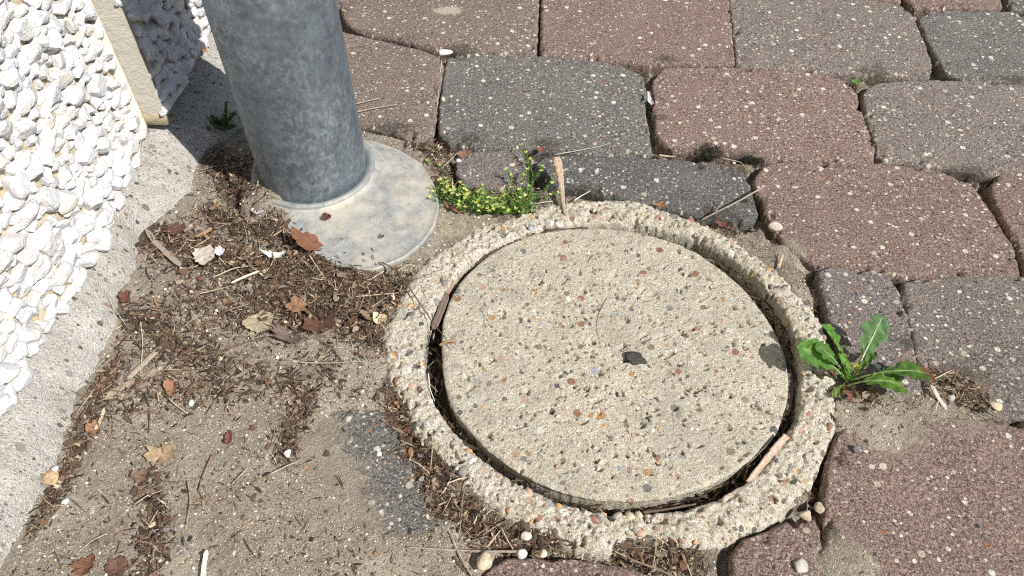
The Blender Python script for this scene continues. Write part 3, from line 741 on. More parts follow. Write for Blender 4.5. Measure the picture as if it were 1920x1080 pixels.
cb = np.where(straw[:, None], np.array([(.34, .27, .185), (.46, .39, .29), (.22, .16, .11), (.13, .085, .055)])[RS.randint(0, 4, 520)], np.array([(.13, .07, .045), (.09, .06, .045), (.19, .12, .075), (.26, .21, .16)])[RS.randint(0, 4, 520)])*RS.uniform(.75, 1.25, (520, 1))
v2, f2, c2 = slivers(P3[big]+[0, 0, .0015], LB, WB, RS.uniform(0, 6.28, 520), RS.normal(0, .12, 520), cb, RS.normal(0, .2, 520)*LB)
f = np.vstack([f, f2+len(v)]); v = np.vstack([v, v2]); c = np.vstack([c, c2])
nt = 5200; pt = np.c_[RS.uniform(-.335, -.03, nt), RS.uniform(.18, .46, nt)]
rt = np.hypot(pt[:, 0]-LC[0], pt[:, 1]-LC[1]); pt = pt[(rt > polar(ROUTPX, np.arctan2(pt[:, 1]-LC[1], pt[:, 0]-LC[0]))) & ((pt-WO[:2])@wn_[:2] > .040) & (fbm(pt[:, 0], pt[:, 1], 24, 3, 61)+RS.normal(0, .25, nt) > -.02)]
pt = pt[fbm(pt[:, 0], pt[:, 1], 24, 3, 61) > -.2]; nt = len(pt)
v3, f3, c3 = slivers(np.c_[pt, ground_z(pt[:, 0], pt[:, 1])+.0004], RS.uniform(.0007, .0036, nt), RS.uniform(.0004, .0013, nt), RS.uniform(0, 6.28, nt), RS.normal(0, .3, nt), LCOL[RS.choice(len(LCOL), nt, p=LW)]*RS.uniform(.5, 1.1, (nt, 1)), RS.normal(0, .0004, nt))
f = np.vstack([f, f3+len(v)]); v = np.vstack([v, v3]); c = np.vstack([c, c3])
solid('leaf_litter', v, f, M_LITTER, smooth=False, tint=c, label='dark heap of dead leaf bits and needles on the dirt', cat='leaf litter', kind='stuff')
# litter lying deep in the gap round the lid
n = 1500; a = RS.uniform(-np.pi, np.pi, n); r0 = polar(LIDPX, a); r1 = polar(RINPX, a); r = r0+(r1-r0)*RS.uniform(0, 1, n)
P3 = np.c_[LC[0]+r*np.cos(a), LC[1]+r*np.sin(a), RS.uniform(-.022, -.008, n)]
col = LCOL[RS.choice(len(LCOL), n, p=LW)]*.55  # tints lowered to about half of those used on the open ground
v, f, c = slivers(P3, RS.uniform(.003, .014, n), RS.uniform(.0004, .0022, n), a+1.57+RS.normal(0, .5, n), RS.normal(0, .2, n), col, RS.normal(0, .001, n))
solid('gap_litter', v, f, M_LITTER, smooth=False, tint=c, label='brown leaf bits packed in the gap around the lid', cat='leaf litter', kind='stuff')
# grains of sand and grit on the dirt
def grains(name, P3, R, col, label):
    n = len(P3); oc = np.array([(1, 0, 0), (-.9, .1, 0), (0, 1, .1), (.1, -.9, 0), (0, 0, .8), (0, 0, -.8)], float)
    fo = np.array([(0, 2, 4), (2, 1, 4), (1, 3, 4), (3, 0, 4), (2, 0, 5), (1, 2, 5), (3, 1, 5), (0, 3, 5)])
    an = RS.uniform(0, 6.28, n); ca, sa = np.cos(an), np.sin(an)
    v = np.repeat(oc[None], n, 0)*RS.uniform(.6, 1.25, (n, 6, 1))
    x = v[..., 0]*ca[:, None]-v[..., 1]*sa[:, None]; y = v[..., 0]*sa[:, None]+v[..., 1]*ca[:, None]
    v = np.stack([x, y, v[..., 2]], -1)*R[:, None, None]+P3[:, None, :]
    f = (np.arange(n)*6)[:, None, None]+fo[None]
    solid(name, v.reshape(-1, 3), f.reshape(-1, 3), M_GRAIN, smooth=False, tint=np.repeat(col, 6, 0), label=label, cat='grit', kind='stuff')
n = 95000
P = np.c_[RS.uniform(-.36, .56, n), RS.uniform(.17, .80, n)]
dn = np.full(n, .02)
for _, p, fi in PV:
    m = (P[:, 0] > p[:, 0].min()-.01) & (P[:, 0] < p[:, 0].max()+.01) & (P[:, 1] > p[:, 1].min()-.01) & (P[:, 1] < p[:, 1].max()+.01)
    dn[m] = np.minimum(dn[m], sdist(P[m, 0], P[m, 1], p)[0])
zg = ground_z(P[:, 0], P[:, 1])
rr = np.hypot(P[:, 0]-LC[0], P[:, 1]-LC[1]); dw = (P-WO[:2])@wn_[:2]
ok = (rr > polar(ROUTPX, np.arctan2(P[:, 1]-LC[1], P[:, 0]-LC[0]))-.003) & (dw > .036) & (np.hypot(P[:, 0]-PC[0], P[:, 1]-PC[1]) > PR)
ok &= (dn > 0) | (zg > -.0015)
P = P[ok]; zg = zg[ok]; n = len(P)
GC = np.array([(.42, .36, .28), (.30, .25, .19), (.52, .47, .40), (.20, .16, .12), (.72, .70, .66), (.10, .09, .085), (.36, .19, .10), (.14, .06, .05), (.60, .52, .40), (.25, .27, .31)])
GWt = np.array([.22, .2, .13, .18, .07, .13, .03, .02, .05, .02])
sz = np.clip(RS.gamma(1.5, .00024, n)+.00024, .0002, .0024)
grains('grit', np.c_[P, zg+sz*.2], sz, GC[RS.choice(10, n, p=GWt/GWt.sum())], 'fine sand and grit scattered over the dirt and joints')

def tube(path, rad, sides=6, taper=(1, .5), jit=.15):
    p = np.array(path, float); m = len(p)
    if m < 12:                                                  # resample with a smooth bend
        t = np.linspace(0, m-1, max(10, m*5)); q = np.c_[[np.interp(t, range(m), p[:, k]) for k in range(3)]].T
        for _ in range(3): q[1:-1] = (q[:-2]+2*q[1:-1]+q[2:])/4
        p = q; m = len(p)
    T = np.gradient(p, axis=0); T /= np.linalg.norm(T, axis=1)[:, None]+1e-12
    A = np.cross(T, (0, 0, 1.)); A /= np.linalg.norm(A, axis=1)[:, None]+1e-9; B = np.cross(A, T)
    th_ = np.linspace(0, 2*np.pi, sides, endpoint=False); v = []
    for k in range(m):
        r = rad*(taper[0]+(taper[1]-taper[0])*k/(m-1))*(1+random.uniform(-jit, jit))
        v.append(p[k]+r*(np.cos(th_)[:, None]*A[k]+np.sin(th_)[:, None]*B[k]))
    f = [tuple(q) for q in grid_faces(m, sides, True).tolist()]
    f.append(tuple(range(sides))[::-1]); f.append(tuple(range((m-1)*sides, m*sides)))
    return np.vstack(v), f
def surf(u, v, z):
    p = G(u, v, 0.0)
    if z is None:
        zz = float(ground_z(np.array([p[0]]), np.array([p[1]]))[0]); return G(u, v, max(zz, -.006)+.0012)
    return G(u, v, z)
def twig(px, rad, col, label, z=None, name='twig', lift=0.0, cat='twig', taper=(1, .5), flat=False):
    pts_ = []
    for k, q_ in enumerate(px):
        p = surf(q_[0], q_[1], q_[2] if len(q_) > 2 else z)
        pts_.append(p)
    pts_ = np.array(pts_); pts_[1:-1, 2] += lift
    v, f = tube(pts_, rad, 6, taper)
    c = np.array(col)*np.ones((len(v), 1))*RS.uniform(.85, 1.15, (len(v), 1))
    return solid(name, v, f, M_LITTER, tint=c, label=label, cat=cat)
def blade(px, wd, col, label, z=None, name='straw', cat='dry straw', thick=.0006, fray=.12, point=0.0):
    """flat fibrous strip with real thickness"""
    pts_ = np.array([surf(q_[0], q_[1], q_[2] if len(q_) > 2 else z) for q_ in px])
    m = max(12, len(px)*6); t = np.linspace(0, len(px)-1, m); p = np.c_[[np.interp(t, range(len(px)), pts_[:, k]) for k in range(3)]].T
    T = np.gradient(p, axis=0); T /= np.linalg.norm(T, axis=1)[:, None]; A = np.cross(T, (0, 0, 1.)); A /= np.linalg.norm(A, axis=1)[:, None]; U = np.cross(A, T)
    K = 13; rows_ = []; cc = []
    ridge = RS.uniform(-.3, 1, K)*thick*.45
    for k in range(m):
        e = min(1, .45+k/m*6, .35+(m-1-k)/m*7); w = wd*e*(1+RS.uniform(-fray, fray)*.5)*(1-point*k/(m-1))*(1 if not point else 1/max(e, .01)*max(e, .86))
        up = [(p[k]+A[k]*w*(j/(K-1)-.5)+U[k]*(ridge[j]+thick)) for j in range(K)]
        dn_ = [(p[k]+A[k]*w*(j/(K-1)-.5)-U[k]*thick*.5) for j in range(K-1, -1, -1)]
        rows_ += up+dn_
        s = np.r_[ridge, ridge[::-1]]/thick*.5+1
        cc.append(np.array(col)[None]*(s*RS.uniform(.9, 1.1, 2*K))[:, None])
    f = [tuple(q) for q in grid_faces(m, 2*K, True).tolist()]; f.append(tuple(range(2*K))[::-1]); f.append(tuple(range((m-1)*2*K, m*2*K)))
    return solid(name, np.array(rows_), f, M_LITTER, tint=np.vstack(cc), label=label, cat=cat)
def scrap(u, v, wpx, hpx, col, label, z=None, rot=0.0, curl=.25, jag=.2, name='dead_leaf', cat='dead leaf', tilt=0.0, mat=None, seed=1, col2=None, parent=None):
    """a torn, curled leaf: jagged outline, raised veins and a bend"""
    r = np.random.RandomState(seed); c = surf(u, v, z); a = wpx*.5*PXM*1.1; b = hpx*.5*PXM*1.35
    n_ = 26; th_ = np.linspace(0, 2*np.pi, n_, endpoint=False)
    rad = 1+jag*r.uniform(-1, .6, n_)+.08*np.cos(3*th_+r.uniform(0, 6)); vs_ = [np.zeros(3)]; cs = [np.array(col)]
    for k, q_ in enumerate((.35, .7, 1.0)):
        for i_ in range(n_):
            rr_ = rad[i_] if q_ == 1 else .5+.5*rad[i_]
            x = a*q_*rr_*math.cos(th_[i_]); y = b*q_*rr_*math.sin(th_[i_])
            zz = curl*(x*x/a+.5*y*y/b)*(1 if r.rand() > .08 else .6)+.0005*r.normal()*(q_ > .5)+.0004*math.cos(5*th_[i_])
            vs_.append(np.array([x, y, zz])); m_ = r.uniform(.8, 1.2)
            base = np.array(col2 if (col2 is not None and th_[i_] < 2.4) else col); cs.append(base*m_)
    V_ = np.array(vs_); ca, sa = math.cos(rot), math.sin(rot)
    ct, st_ = math.cos(tilt), math.sin(tilt); y_, z_ = V_[:, 1]*ct-V_[:, 2]*st_, V_[:, 1]*st_+V_[:, 2]*ct; V_[:, 1] = y_; V_[:, 2] = z_
    V_ = np.c_[V_[:, 0]*ca-V_[:, 1]*sa, V_[:, 0]*sa+V_[:, 1]*ca, V_[:, 2]]
    V_[:, 2] -= V_[:, 2].min(); V_ += c
    F_ = [(0, 1+i_, 1+(i_+1) % n_) for i_ in range(n_)]
    for k in range(2):
        for i_ in range(n_): o1 = 1+k*n_; F_.append((o1+i_, o1+n_+i_, o1+n_+(i_+1) % n_, o1+(i_+1) % n_))
    kw = dict(label=label, cat=cat) if parent is None else {}
    return solid(name, V_, F_, mat or M_LITTER, parent, tint=np.array(cs), **kw)
def stone(u, v, rpx, col, label, z=None, seed=1, name='stone', cat='stone', flat=.75, sx=1.2, rough=.10):
    c = surf(u, v, z); vv, f = rock(seed, I3, 12, .62, 1, .05, (sx, 1, flat)); r = rpx*PXM*1.05
    vv = vv*(1+rough*fbm(vv[:, 0]+vv[:, 2]*.7, vv[:, 1]-vv[:, 2]*.6, 2.6, 3, seed))[:, None]
    vv = vv*r; vv[:, 2] -= vv[:, 2].min()*.65; a = seed*1.7; ca, sa = math.cos(a), math.sin(a)
    vv = np.c_[vv[:, 0]*ca-vv[:, 1]*sa, vv[:, 0]*sa+vv[:, 1]*ca, vv[:, 2]]
    return solid(name, vv+c, f, M_STONE, tint=np.array(col), label=label, cat=cat)

BR = (.13, .085, .055); DK = (.055, .042, .034); PALE = (.58, .52, .42); TAN = (.36, .29, .20); GRW = (.24, .20, .165)
twig([(245,722),(310,700),(375,672),(440,648),(503,631)], .0010, BR, 'long thin brown twig slanting over the dirt below the leaf heap')
blade([(303,650),(272,680),(238,712)], .0042, (.34, .285, .22), 'flat grey brown reed strip lying near the footing', z=.004)
blade([(250,716),(218,732),(190,748)], .0052, (.30, .245, .18), 'short wide bent reed piece touching the footing edge', z=.003)
twig([(262,590),(268,640),(264,700)], .0005, PALE, 'thin pale root running downwards beside the reed strip', z=.004, cat='root', name='root')
twig([(172,478,.02),(186,520,.018),(206,565,.013),(243,620,.003)], .00045, (.5, .44, .36), 'hair thin pale root hanging over the concrete footing', cat='root', name='root')
twig([(268,738),(281,765),(278,812)], .0008, DK, 'short curved dark twig below the reed pieces')
twig([(762,1026),(830,1030),(900,1034),(984,1034)], .0010, (.30, .25, .20), 'straight grey brown twig below the left of the ring', z=.003, taper=(.7, 1))
twig([(846,998),(856,1030),(878,1068),(890,1090)], .0006, (.42, .35, .27), 'thin pale stem crossing the straight twig near the bottom edge', z=.004)
twig([(850,1045),(868,1068),(890,1082)], .0013, (.10, .07, .05), 'dark bent twig beside the beige pebble', z=.001)
blade([(388,1032),(383,1060),(380,1090)], .0030, (.72, .68, .56), 'bleached white straw sliver at the lower left edge', z=.006)
twig([(1316,412,.001),(1350,394,.006),(1380,380,.008),(1434,349,.010)], .0009, (.33, .27, .23), 'grey brown twig resting on the corner of the long grey paver', taper=(.6, 1))
twig([(1340,398,.003),(1354,380,.007),(1358,372,.009)], .0005, (.36, .3, .25), 'tiny side twig branching beside the long grey paver')
twig([(668,194),(690,189),(712,184)], .0008, (.40, .31, .24), 'upper of two short stalks sticking out behind the pipe', z=.006, group=None) if False else twig([(655,198),(690,189),(712,184)], .0008, (.40, .31, .24), 'upper of two short stalks sticking out right of the pipe', z=.004)
twig([(650,214),(700,203),(744,196)], .0009, (.38, .30, .24), 'lower of two short stalks sticking out right of the pipe', z=.004)
twig([(716,492,.012),(742,505,.010),(775,550,.008),(815,610,.006),(852,654,.005)], .0007, (.12, .07, .05), 'dark twig reaching from the litter across the ring onto the lid')
blade([(824,648,.004),(838,640,.006),(856,640,.005)], .0022, (.30, .20, .11), 'small curved brown husk at the left rim of the lid')
twig([(1139,558),(1122,590),(1119,615),(1128,645)], .0004, (.36, .30, .23), 'hair thin curved root lying on the lid centre', z=.0012, name='root', cat='root')
twig([(1103,490),(1112,478),(1140,472),(1150,488)], .00035, (.22, .13, .10), 'thin dark curled root on the upper lid', z=.0012, name='root', cat='root')
twig([(1205,961),(1250,955),(1305,945)], .0013, (.12, .085, .065), 'dark twig lying in the bottom of the lid gap', z=-.004)
blade([(1044,296,.020),(1050,325,.014),(1054,360,.007),(1058,400,.003)], .0085, (.36, .285, .20), 'upright pointed wood splinter above the top of the ring', name='wood_splinter', cat='wood splinter', thick=.0014, point=.75, fray=.35)
blade([(1474,818,.006),(1440,858,.004),(1402,905,-.001)], .0060, (.50, .39, .31), 'pinkish wood splinter wedged in the right gap of the lid', name='wood_splinter', cat='wood splinter', thick=.0014, point=.35, fray=.3)
blade([(838,552,-.004),(826,585,-.004),(812,618,-.006)], .0062, (.16, .12, .10), 'strip of dark bark wedged in the left gap of the lid', name='bark_strip', cat='bark', thick=.0012)
twig([(803,700,-.003),(806,730,-.006),(815,752,-.008)], .0006, (.6, .58, .54), 'pale root hanging in the left gap of the lid', name='root', cat='root')
blade([(1479,690,-.010),(1484,730,-.008),(1476,780,-.009)], .0038, (.13, .10, .09), 'dark crumpled leaf strip in the right gap of the lid', name='dead_leaf', cat='dead leaf')
blade([(434,531),(460,519),(486,509)], .0016, (.66, .61, .52), 'white straw on the left part of the leaf heap', z=.010)
twig([(400,520),(440,502),(485,497)], .0006, (.5, .42, .31), 'pale stalk above the white straw on the heap', z=.010)
twig([(580,478,.012),(600,510,.011),(632,545,.007)], .0006, (.46, .37, .28), 'pale curved stalk below the toothed red brown leaf')
twig([(520,412,.010),(534,430,.011),(548,455,.010)], .0009, (.32, .15, .08), 'short reddish twig beside the pipe foot')
twig([(664,553,.005),(700,520,.008),(720,508,.010)], .0006, (.55, .48, .38), 'pale needle at the front edge of the round flange')
twig([(668,556),(715,552),(748,549)], .0006, (.5, .41, .31), 'pale stalk right of the heap pointing at the ring', z=.008)
twig([(684,582),(705,570),(726,556)], .0008, (.26, .21, .17), 'grey stalk near the pale seed husk', z=.007)
twig([(564,680),(620,681),(684,677)], .0006, (.44, .38, .29), 'thin tan stalk lying level below the curled dark leaf', z=.004)
twig([(352,902),(358,940),(350,985)], .0006, (.34, .28, .22), 'thin brown stalk standing near the bottom left dirt', z=.004)
twig([(398,852),(381,890),(372,920),(384,938),(412,941),(428,934)], .0005, (.26, .15, .10), 'looped reddish brown root in the lower left dirt', z=.003, name='root', cat='root')
twig([(280,996),(310,990),(342,993),(350,1020),(366,1055)], .0003, (.24, .26, .33), 'blue grey thread lying near the bottom left', z=.003, name='thread', cat='thread')
twig([(465,875),(450,892),(428,915)], .00045, (.40, .34, .26), 'short pale rootlet right of the looped root', z=.003, name='root', cat='root')
twig([(245,562),(268,540),(291,517)], .0009, (.20, .185, .17), 'short grey stick beside the footing at the left of the heap', z=.006)
blade([(274,430),(292,455),(318,480),(338,498)], .0048, (.27, .23, .19), 'flat grey stalk at the top left corner of the heap', z=.008)
blade([(392,448),(380,437),(368,445)], .0024, (.30, .19, .10), 'small brown splinter lying on top of the heap', z=.010, name='wood_splinter', cat='wood splinter')
blade([(370,444),(385,436),(398,428)], .0034, (.34, .23, .13), 'thick tan straw in the middle of the heap top', z=.009)
twig([(200,1000),(170,1015),(148,1035)], .0006, (.38, .32, .24), 'thin tan stalk near the bottom end of the footing', z=.003)
blade([(196,765),(188,790),(178,806)], .0026, (.46, .40, .30), 'short pale straw above the orange husk', z=.004)
twig([(310,740),(330,760),(352,776)], .0007, (.52, .46, .36), 'pale stick touching the orange brown bud husk', z=.004)
twig([(1236,291),(1250,293),(1266,294)], .0013, (.42, .36, .28), 'short pale stick in the joint below the red paver', z=.001)
twig([(1040,290),(1080,283),(1120,276),(1145,268)], .0005, (.46, .42, .36), 'thin pale stalk along the joint under the upper grey paver', z=.002)
twig([(828,112,.001),(822,170,-.002),(818,215,-.002)], .0006, (.48, .42, .34), 'pale stalk standing in the joint left of the grey paver')
twig([(1352,296),(1390,304),(1400,318)], .0004, (.50, .44, .33), 'pale grass stem by the black moss clumps', z=.003)
twig([(1076,376,.003),(1092,366,.004),(1107,358,.003)], .0007, (.62, .56, .47), 'white stalk leaning between ring and long grey paver')
twig([(975,386),(1005,381),(1036,377)], .0006, (.62, .56, .46), 'white stalk under the low green weed', z=.002)
twig([(826,318),(842,302),(856,288)], .0006, (.44, .38, .29), 'pale stalk above the right edge of the round flange', z=.002)
blade([(836,385),(850,392),(864,398)], .0040, (.24, .13, .07), 'flat brown wood chip between flange and green weed', z=.003, name='wood_chip', cat='wood chip')
blade([(1468,478,.002),(1464,492,.001),(1460,503,0)], .0014, (.58, .46, .28), 'small tan straw standing right of the ring top')
blade([(1745,722,.002),(1760,748,.001),(1774,768,0)], .0030, (.50, .46, .42), 'pale grey straw in the sunken corner of the right paver')
twig([(940,990,.001),(950,1010,.003),(962,1030,.003)], .0006, (.5, .42, .32), 'pale stalk leaning on the lower edge of the ring')
twig([(1180,1048),(1230,1066),(1275,1085)], .0008, (.24, .18, .13), 'brown stalk along the edge of the bottom red paver', z=.003)

scrap(575, 460, 40, 58, (.17, .075, .045), 'toothed red brown dead leaf leaning on the front of the flange', z=.011, rot=1.3, curl=.25, jag=.28, tilt=.5, seed=3)
scrap(487, 606, 54, 36, (.33, .285, .205), 'oval grey tan dead leaf lying on the dirt', z=.005, rot=.2, curl=.12, jag=.08, seed=4)
scrap(541, 634, 74, 20, (.13, .10, .085), 'dark brown curled leaf beside the oval tan leaf', z=.004, rot=-.45, curl=.5, jag=.34, seed=35)
scrap(598, 606, 56, 36, (.10, .05, .036), 'dark red crumpled leaf between curled leaf and ring', z=.005, rot=.3, curl=.35, jag=.3, seed=6)
scrap(556, 575, 34, 34, (.25, .14, .08), 'orange brown torn leaf piece on the heap', z=.008, rot=.8, curl=.2, jag=.35, seed=7)
scrap(713, 602, 26, 20, (.66, .55, .36), 'pale yellow seed husk close to the ring', z=.006, rot=-.8, curl=.9, jag=.08, seed=8, name='seed_husk', cat='seed husk')
scrap(698, 594, 34, 22, (.20, .14, .10), 'brown seed shell next to the pale husk', z=.006, rot=.2, curl=.9, jag=.1, seed=18, name='seed_husk', cat='seed husk')
scrap(322, 730, 20, 32, (.28, .15, .09), 'orange brown bud husk on the left dirt', z=.004, rot=.5, curl=.9, jag=.1, seed=9, name='bud_husk', cat='bud husk')
scrap(304, 854, 48, 32, (.34, .25, .16), 'folded tan dead leaf on the lower left dirt', z=.003, rot=0, curl=.35, jag=.25, seed=10)
scrap(178, 805, 22, 24, (.27, .155, .085), 'orange husk beside the footing edge', z=.003, rot=.7, curl=.8, jag=.12, seed=11, name='bud_husk', cat='bud husk')
scrap(485, 394, 26, 24, (.42, .40, .42), 'small lilac grey leaf flake in front of the pipe', z=.012, rot=.4, curl=.2, jag=.15, seed=12)
scrap(516, 481, 48, 14, (.68, .67, .64), 'crumpled white paper scrap on the heap', z=.010, rot=-.15, curl=.6, jag=.3, seed=13, name='paper_scrap', cat='paper scrap')
scrap(385, 480, 46, 40, (.46, .41, .36), 'dusty pale plaster flake at the centre of the heap', z=.009, rot=.2, curl=.1, jag=.2, seed=14, name='plaster_flake', cat='plaster flake')
scrap(412, 472, 18, 26, (.62, .63, .66), 'small white torn scrap on the plaster flake', z=.011, rot=.3, curl=.3, jag=.3, seed=15, name='paper_scrap', cat='paper scrap')
scrap(236, 558, 24, 30, (.14, .06, .045), 'dark red leaf scrap lying against the footing', z=.006, rot=.3, curl=.5, jag=.3, seed=16)
scrap(330, 432, 44, 26, (.11, .055, .042), 'dark brown crumpled leaf at the upper left of the heap', z=.008, rot=.6, curl=.4, jag=.3, seed=17)
scrap(612, 408, 20, 16, (.10, .035, .03), 'small dark red leaf scrap on the pipe collar', z=.013, rot=.3, curl=.6, jag=.25, seed=19)
scrap(268, 896, 26, 24, (.16, .11, .08), 'curled brown leaf scrap left of the looped root', z=.003, rot=.1, curl=.8, jag=.2, seed=20)
scrap(430, 822, 12, 22, (.17, .06, .045), 'small red bud on the dirt', z=.003, rot=.1, curl=.6, jag=.1, seed=21, name='bud_husk', cat='bud husk')
scrap(1238, 386, 22, 14, (.24, .12, .07), 'reddish leaf bit under the long grey paver edge', z=.002, rot=.2, curl=.5, jag=.3, seed=22)
scrap(1354, 424, 34, 13, (.13, .055, .04), 'dark red leaf sliver above the right of the ring', z=.001, rot=-.15, curl=.6, jag=.2, seed=23)
scrap(870, 290, 30, 20, (.19, .11, .08), 'reddish leaf bit left of the small brown paver', z=-.001, rot=.2, curl=.4, jag=.3, seed=24)
scrap(1014, 282, 14, 14, (.24, .09, .06), 'tiny red brown leaf in the joint above the wood splinter', z=.002, rot=.6, curl=.4, jag=.3, seed=25)
scrap(400, 1062, 30, 22, (.19, .07, .045), 'red brown leaf scrap at the bottom edge', z=.002, rot=.2, curl=.5, jag=.3, seed=26) if False else scrap(160, 1062, 34, 24, (.15, .075, .05), 'red brown leaf scrap at the bottom left edge', z=.002, rot=.2, curl=.5, jag=.3, seed=26)
scrap(224, 1066, 30, 28, (.12, .07, .05), 'dark brown leaf scrap at the bottom left edge', z=.002, rot=1.2, curl=.5, jag=.3, seed=27)
scrap(715, 445, 12, 8, (.14, .09, .06), 'tiny brown leaf speck on the flange surface', z=.009, rot=.5, curl=.5, jag=.3, seed=28)
scrap(1605, 155, 26, 15, (.13, .24, .07), 'small fresh green leaf in the joint between upper pavers', z=.002, rot=.3, curl=.4, jag=.12, seed=29, mat=M_GREEN, name='green_leaf', cat='leaf')
scrap(803, 302, 12, 12, (.30, .38, .12), 'tiny yellow green leaf at the back edge of the flange', z=.003, rot=.3, curl=.4, jag=.1, seed=30, mat=M_GREEN, name='green_leaf', cat='leaf')

stone(908, 1056, 15, (.50, .42, .31), 'smooth beige pebble by the bottom red paver', z=.001, seed=3, sx=1.05)
stone(978, 1040, 7, (.60, .59, .57), 'small white stone beside the straight grey twig', z=.002, seed=4)
stone(101, 900, 13, (.44, .33, .20), 'tan pebble against the footing', z=.000, seed=5)
stone(122, 943, 6, (.58, .56, .52), 'white angular stone below the tan pebble', z=.001, seed=6)
stone(1452, 430, 12, (.50, .45, .38), 'beige pebble at the left corner of the big red paver', z=.001, seed=7)
stone(1498, 742 if False else 1063, 12, (.42, .40, .38), 'grey pebble on the small bottom red paver', z=-.003, seed=8)
stone(1510, 968, 9, (.44, .38, .30), 'rough sandy lump in the joint right of the ring bottom', z=.0, seed=9)
stone(1536, 956, 9, (.42, .36, .28), 'sandy stone against the edge of the largest red paver', z=.0, seed=10)
stone(104, 880, 5, (.58, .57, .56), 'tiny white chip on top of the tan pebble', z=.006, seed=11)
stone(360, 757, 6, (.70, .69, .66), 'small white chip on the left dirt', z=.002, seed=12)
stone(1530, 683, 9, (.68, .63, .53), 'pale stone under the left leaf of the dandelion', z=.001, seed=13)
stone(1018, 620 if False else 1040, 6, (.66, .55, .40), 'small buff stone below the lower edge of the ring', z=.001, seed=14)
stone(985, 1008, 8, (.60, .50, .44), 'pinkish chip between ring and grey twig', z=.0, seed=15)
stone(712, 905 if False else 852, 5, (.70, .68, .62), 'small white chip by the bare grey paver', z=.001, seed=16)
stone(540, 852, 7, (.66, .60, .52), 'cream pebble on the middle of the dirt', z=.001, seed=17)
stone(1866, 762, 10, (.50, .44, .30), 'flat yellowish pebble in the sunken paver corner', z=-.002, seed=18, flat=.5)
stone(1783, 748, 8, (.40, .38, .36), 'grey pebble in the sunken paver corner', z=-.003, seed=19)
stone(1638, 222, 6, (.44, .38, .24), 'yellowish grit stone in the joint beside the right grey paver', z=-.004, seed=20)
stone(860, 130 if False else 303, 6, (.62, .60, .56), 'small white chip on the small brown paver corner', z=.001, seed=21)
stone(1190, 676, 15, (.045, .043, .042), 'black tar lump stuck on the lid', z=-.0015, seed=22, name='tar_lump', cat='tar lump', flat=.42, sx=1.35, rough=.45)
stone(1605, 1000 if False else 843, 6, (.16, .16, .17), 'dark chip on the sand over the largest red paver', z=.002, seed=23)

def moss(u, v, wpx, hpx, zt, col, label, n=900, seed=1):
    r = np.random.RandomState(seed); c = surf(u, v, -.004); A = Acc()
    vv, f = rock(seed, I2, 9, .7, 1, .1); a, b = wpx*.5*PXM, hpx*.5*PXM*1.35; kv = r.normal(size=(5, 3)); kv[:, 2] *= .3; ka = r.uniform(-.25, .35, 5)
    A.add(vv*np.array([a*.55, b*.55, zt*.55])+c, f.tolist(), np.array(col)*.6)
    d = r.normal(size=(n, 3)); d[:, 2] = np.abs(d[:, 2]); d /= np.linalg.norm(d, axis=1)[:, None]
    for q_ in d:
        p = c+q_*np.array([a, b, zt])*r.uniform(.6, .95)*(.85+float((ka*np.sin(3*kv@q_)).sum())); e = p+(q_+r.normal(0, .5, 3))*r.uniform(.0008, .0024)
        s_ = np.cross(q_, r.normal(size=3)); s_ = s_/(np.linalg.norm(s_)+1e-9)*.00028
        A.add([p-s_, p+s_, e], [(0, 1, 2)], np.array(col)*r.uniform(.5, 1.9))
    return A.build('moss_clump', M_MOSS, label=label, cat='moss')
moss(1330, 290, 66, 44, .013, (.045, .040, .032), 'larger black dried moss clump in the joint above the long grey paver', 1500, 1)
moss(1412, 303, 56, 26, .009, (.035, .033, .026), 'smaller black moss clump right of the larger one', 900, 2)
moss(1392, 382, 34, 22, .008, (.13, .115, .095), 'grey brown dry moss tuft on the corner of the long grey paver', 700, 3)
moss(1625, 1075 if False else 1058 if False else 238, 14, 20, .006, (.08, .07, .04), 'small brown moss tuft in the joint left of the right grey paver', 250, 4)
moss(1570, 905 if False else 870, 12, 20, .006, (.09, .08, .055), 'thin moss tuft between ring and the largest red paver', 250, 5)

# white plastic cap and cigarette paper in the joints
def hollow_cap():
    L_ = .0155; ax = np.array([math.cos(.02), math.sin(.02), .06]); ax /= np.linalg.norm(ax)
    A_ = np.cross(ax, (0, 0, 1)); A_ /= np.linalg.norm(A_); B_ = np.cross(A_, ax); c = G(824, 99, .005)
    prof = [(0, .0024), (0, .0033), (.1, .0035), (.45, .0034), (.75, .0027), (.93, .0017), (1, .0008), (1.0, .0001)]
    t_ = np.linspace(0, 2*np.pi, 24, endpoint=False); rows_ = [c+ax*.4*L_+.0022*(np.cos(t_)[:, None]*A_+np.sin(t_)[:, None]*B_)]
    for t, r in prof: rows_.append(c+ax*t*L_+r*(np.cos(t_)[:, None]*A_+np.sin(t_)[:, None]*B_))
    solid('plastic_cap', np.vstack(rows_), grid_faces(len(rows_), 24, True), M_PLASTIC, label='small white tapered plastic cap in the joint near the upper grey paver', cat='plastic cap')
hollow_cap()
scrap(1219, 192, 14, 40, (.62, .62, .62), 'crumpled white paper strip in the joint between grey and red pavers', z=-.001, rot=.1, curl=1.0, jag=.3, seed=41, name='paper_scrap', cat='paper scrap')

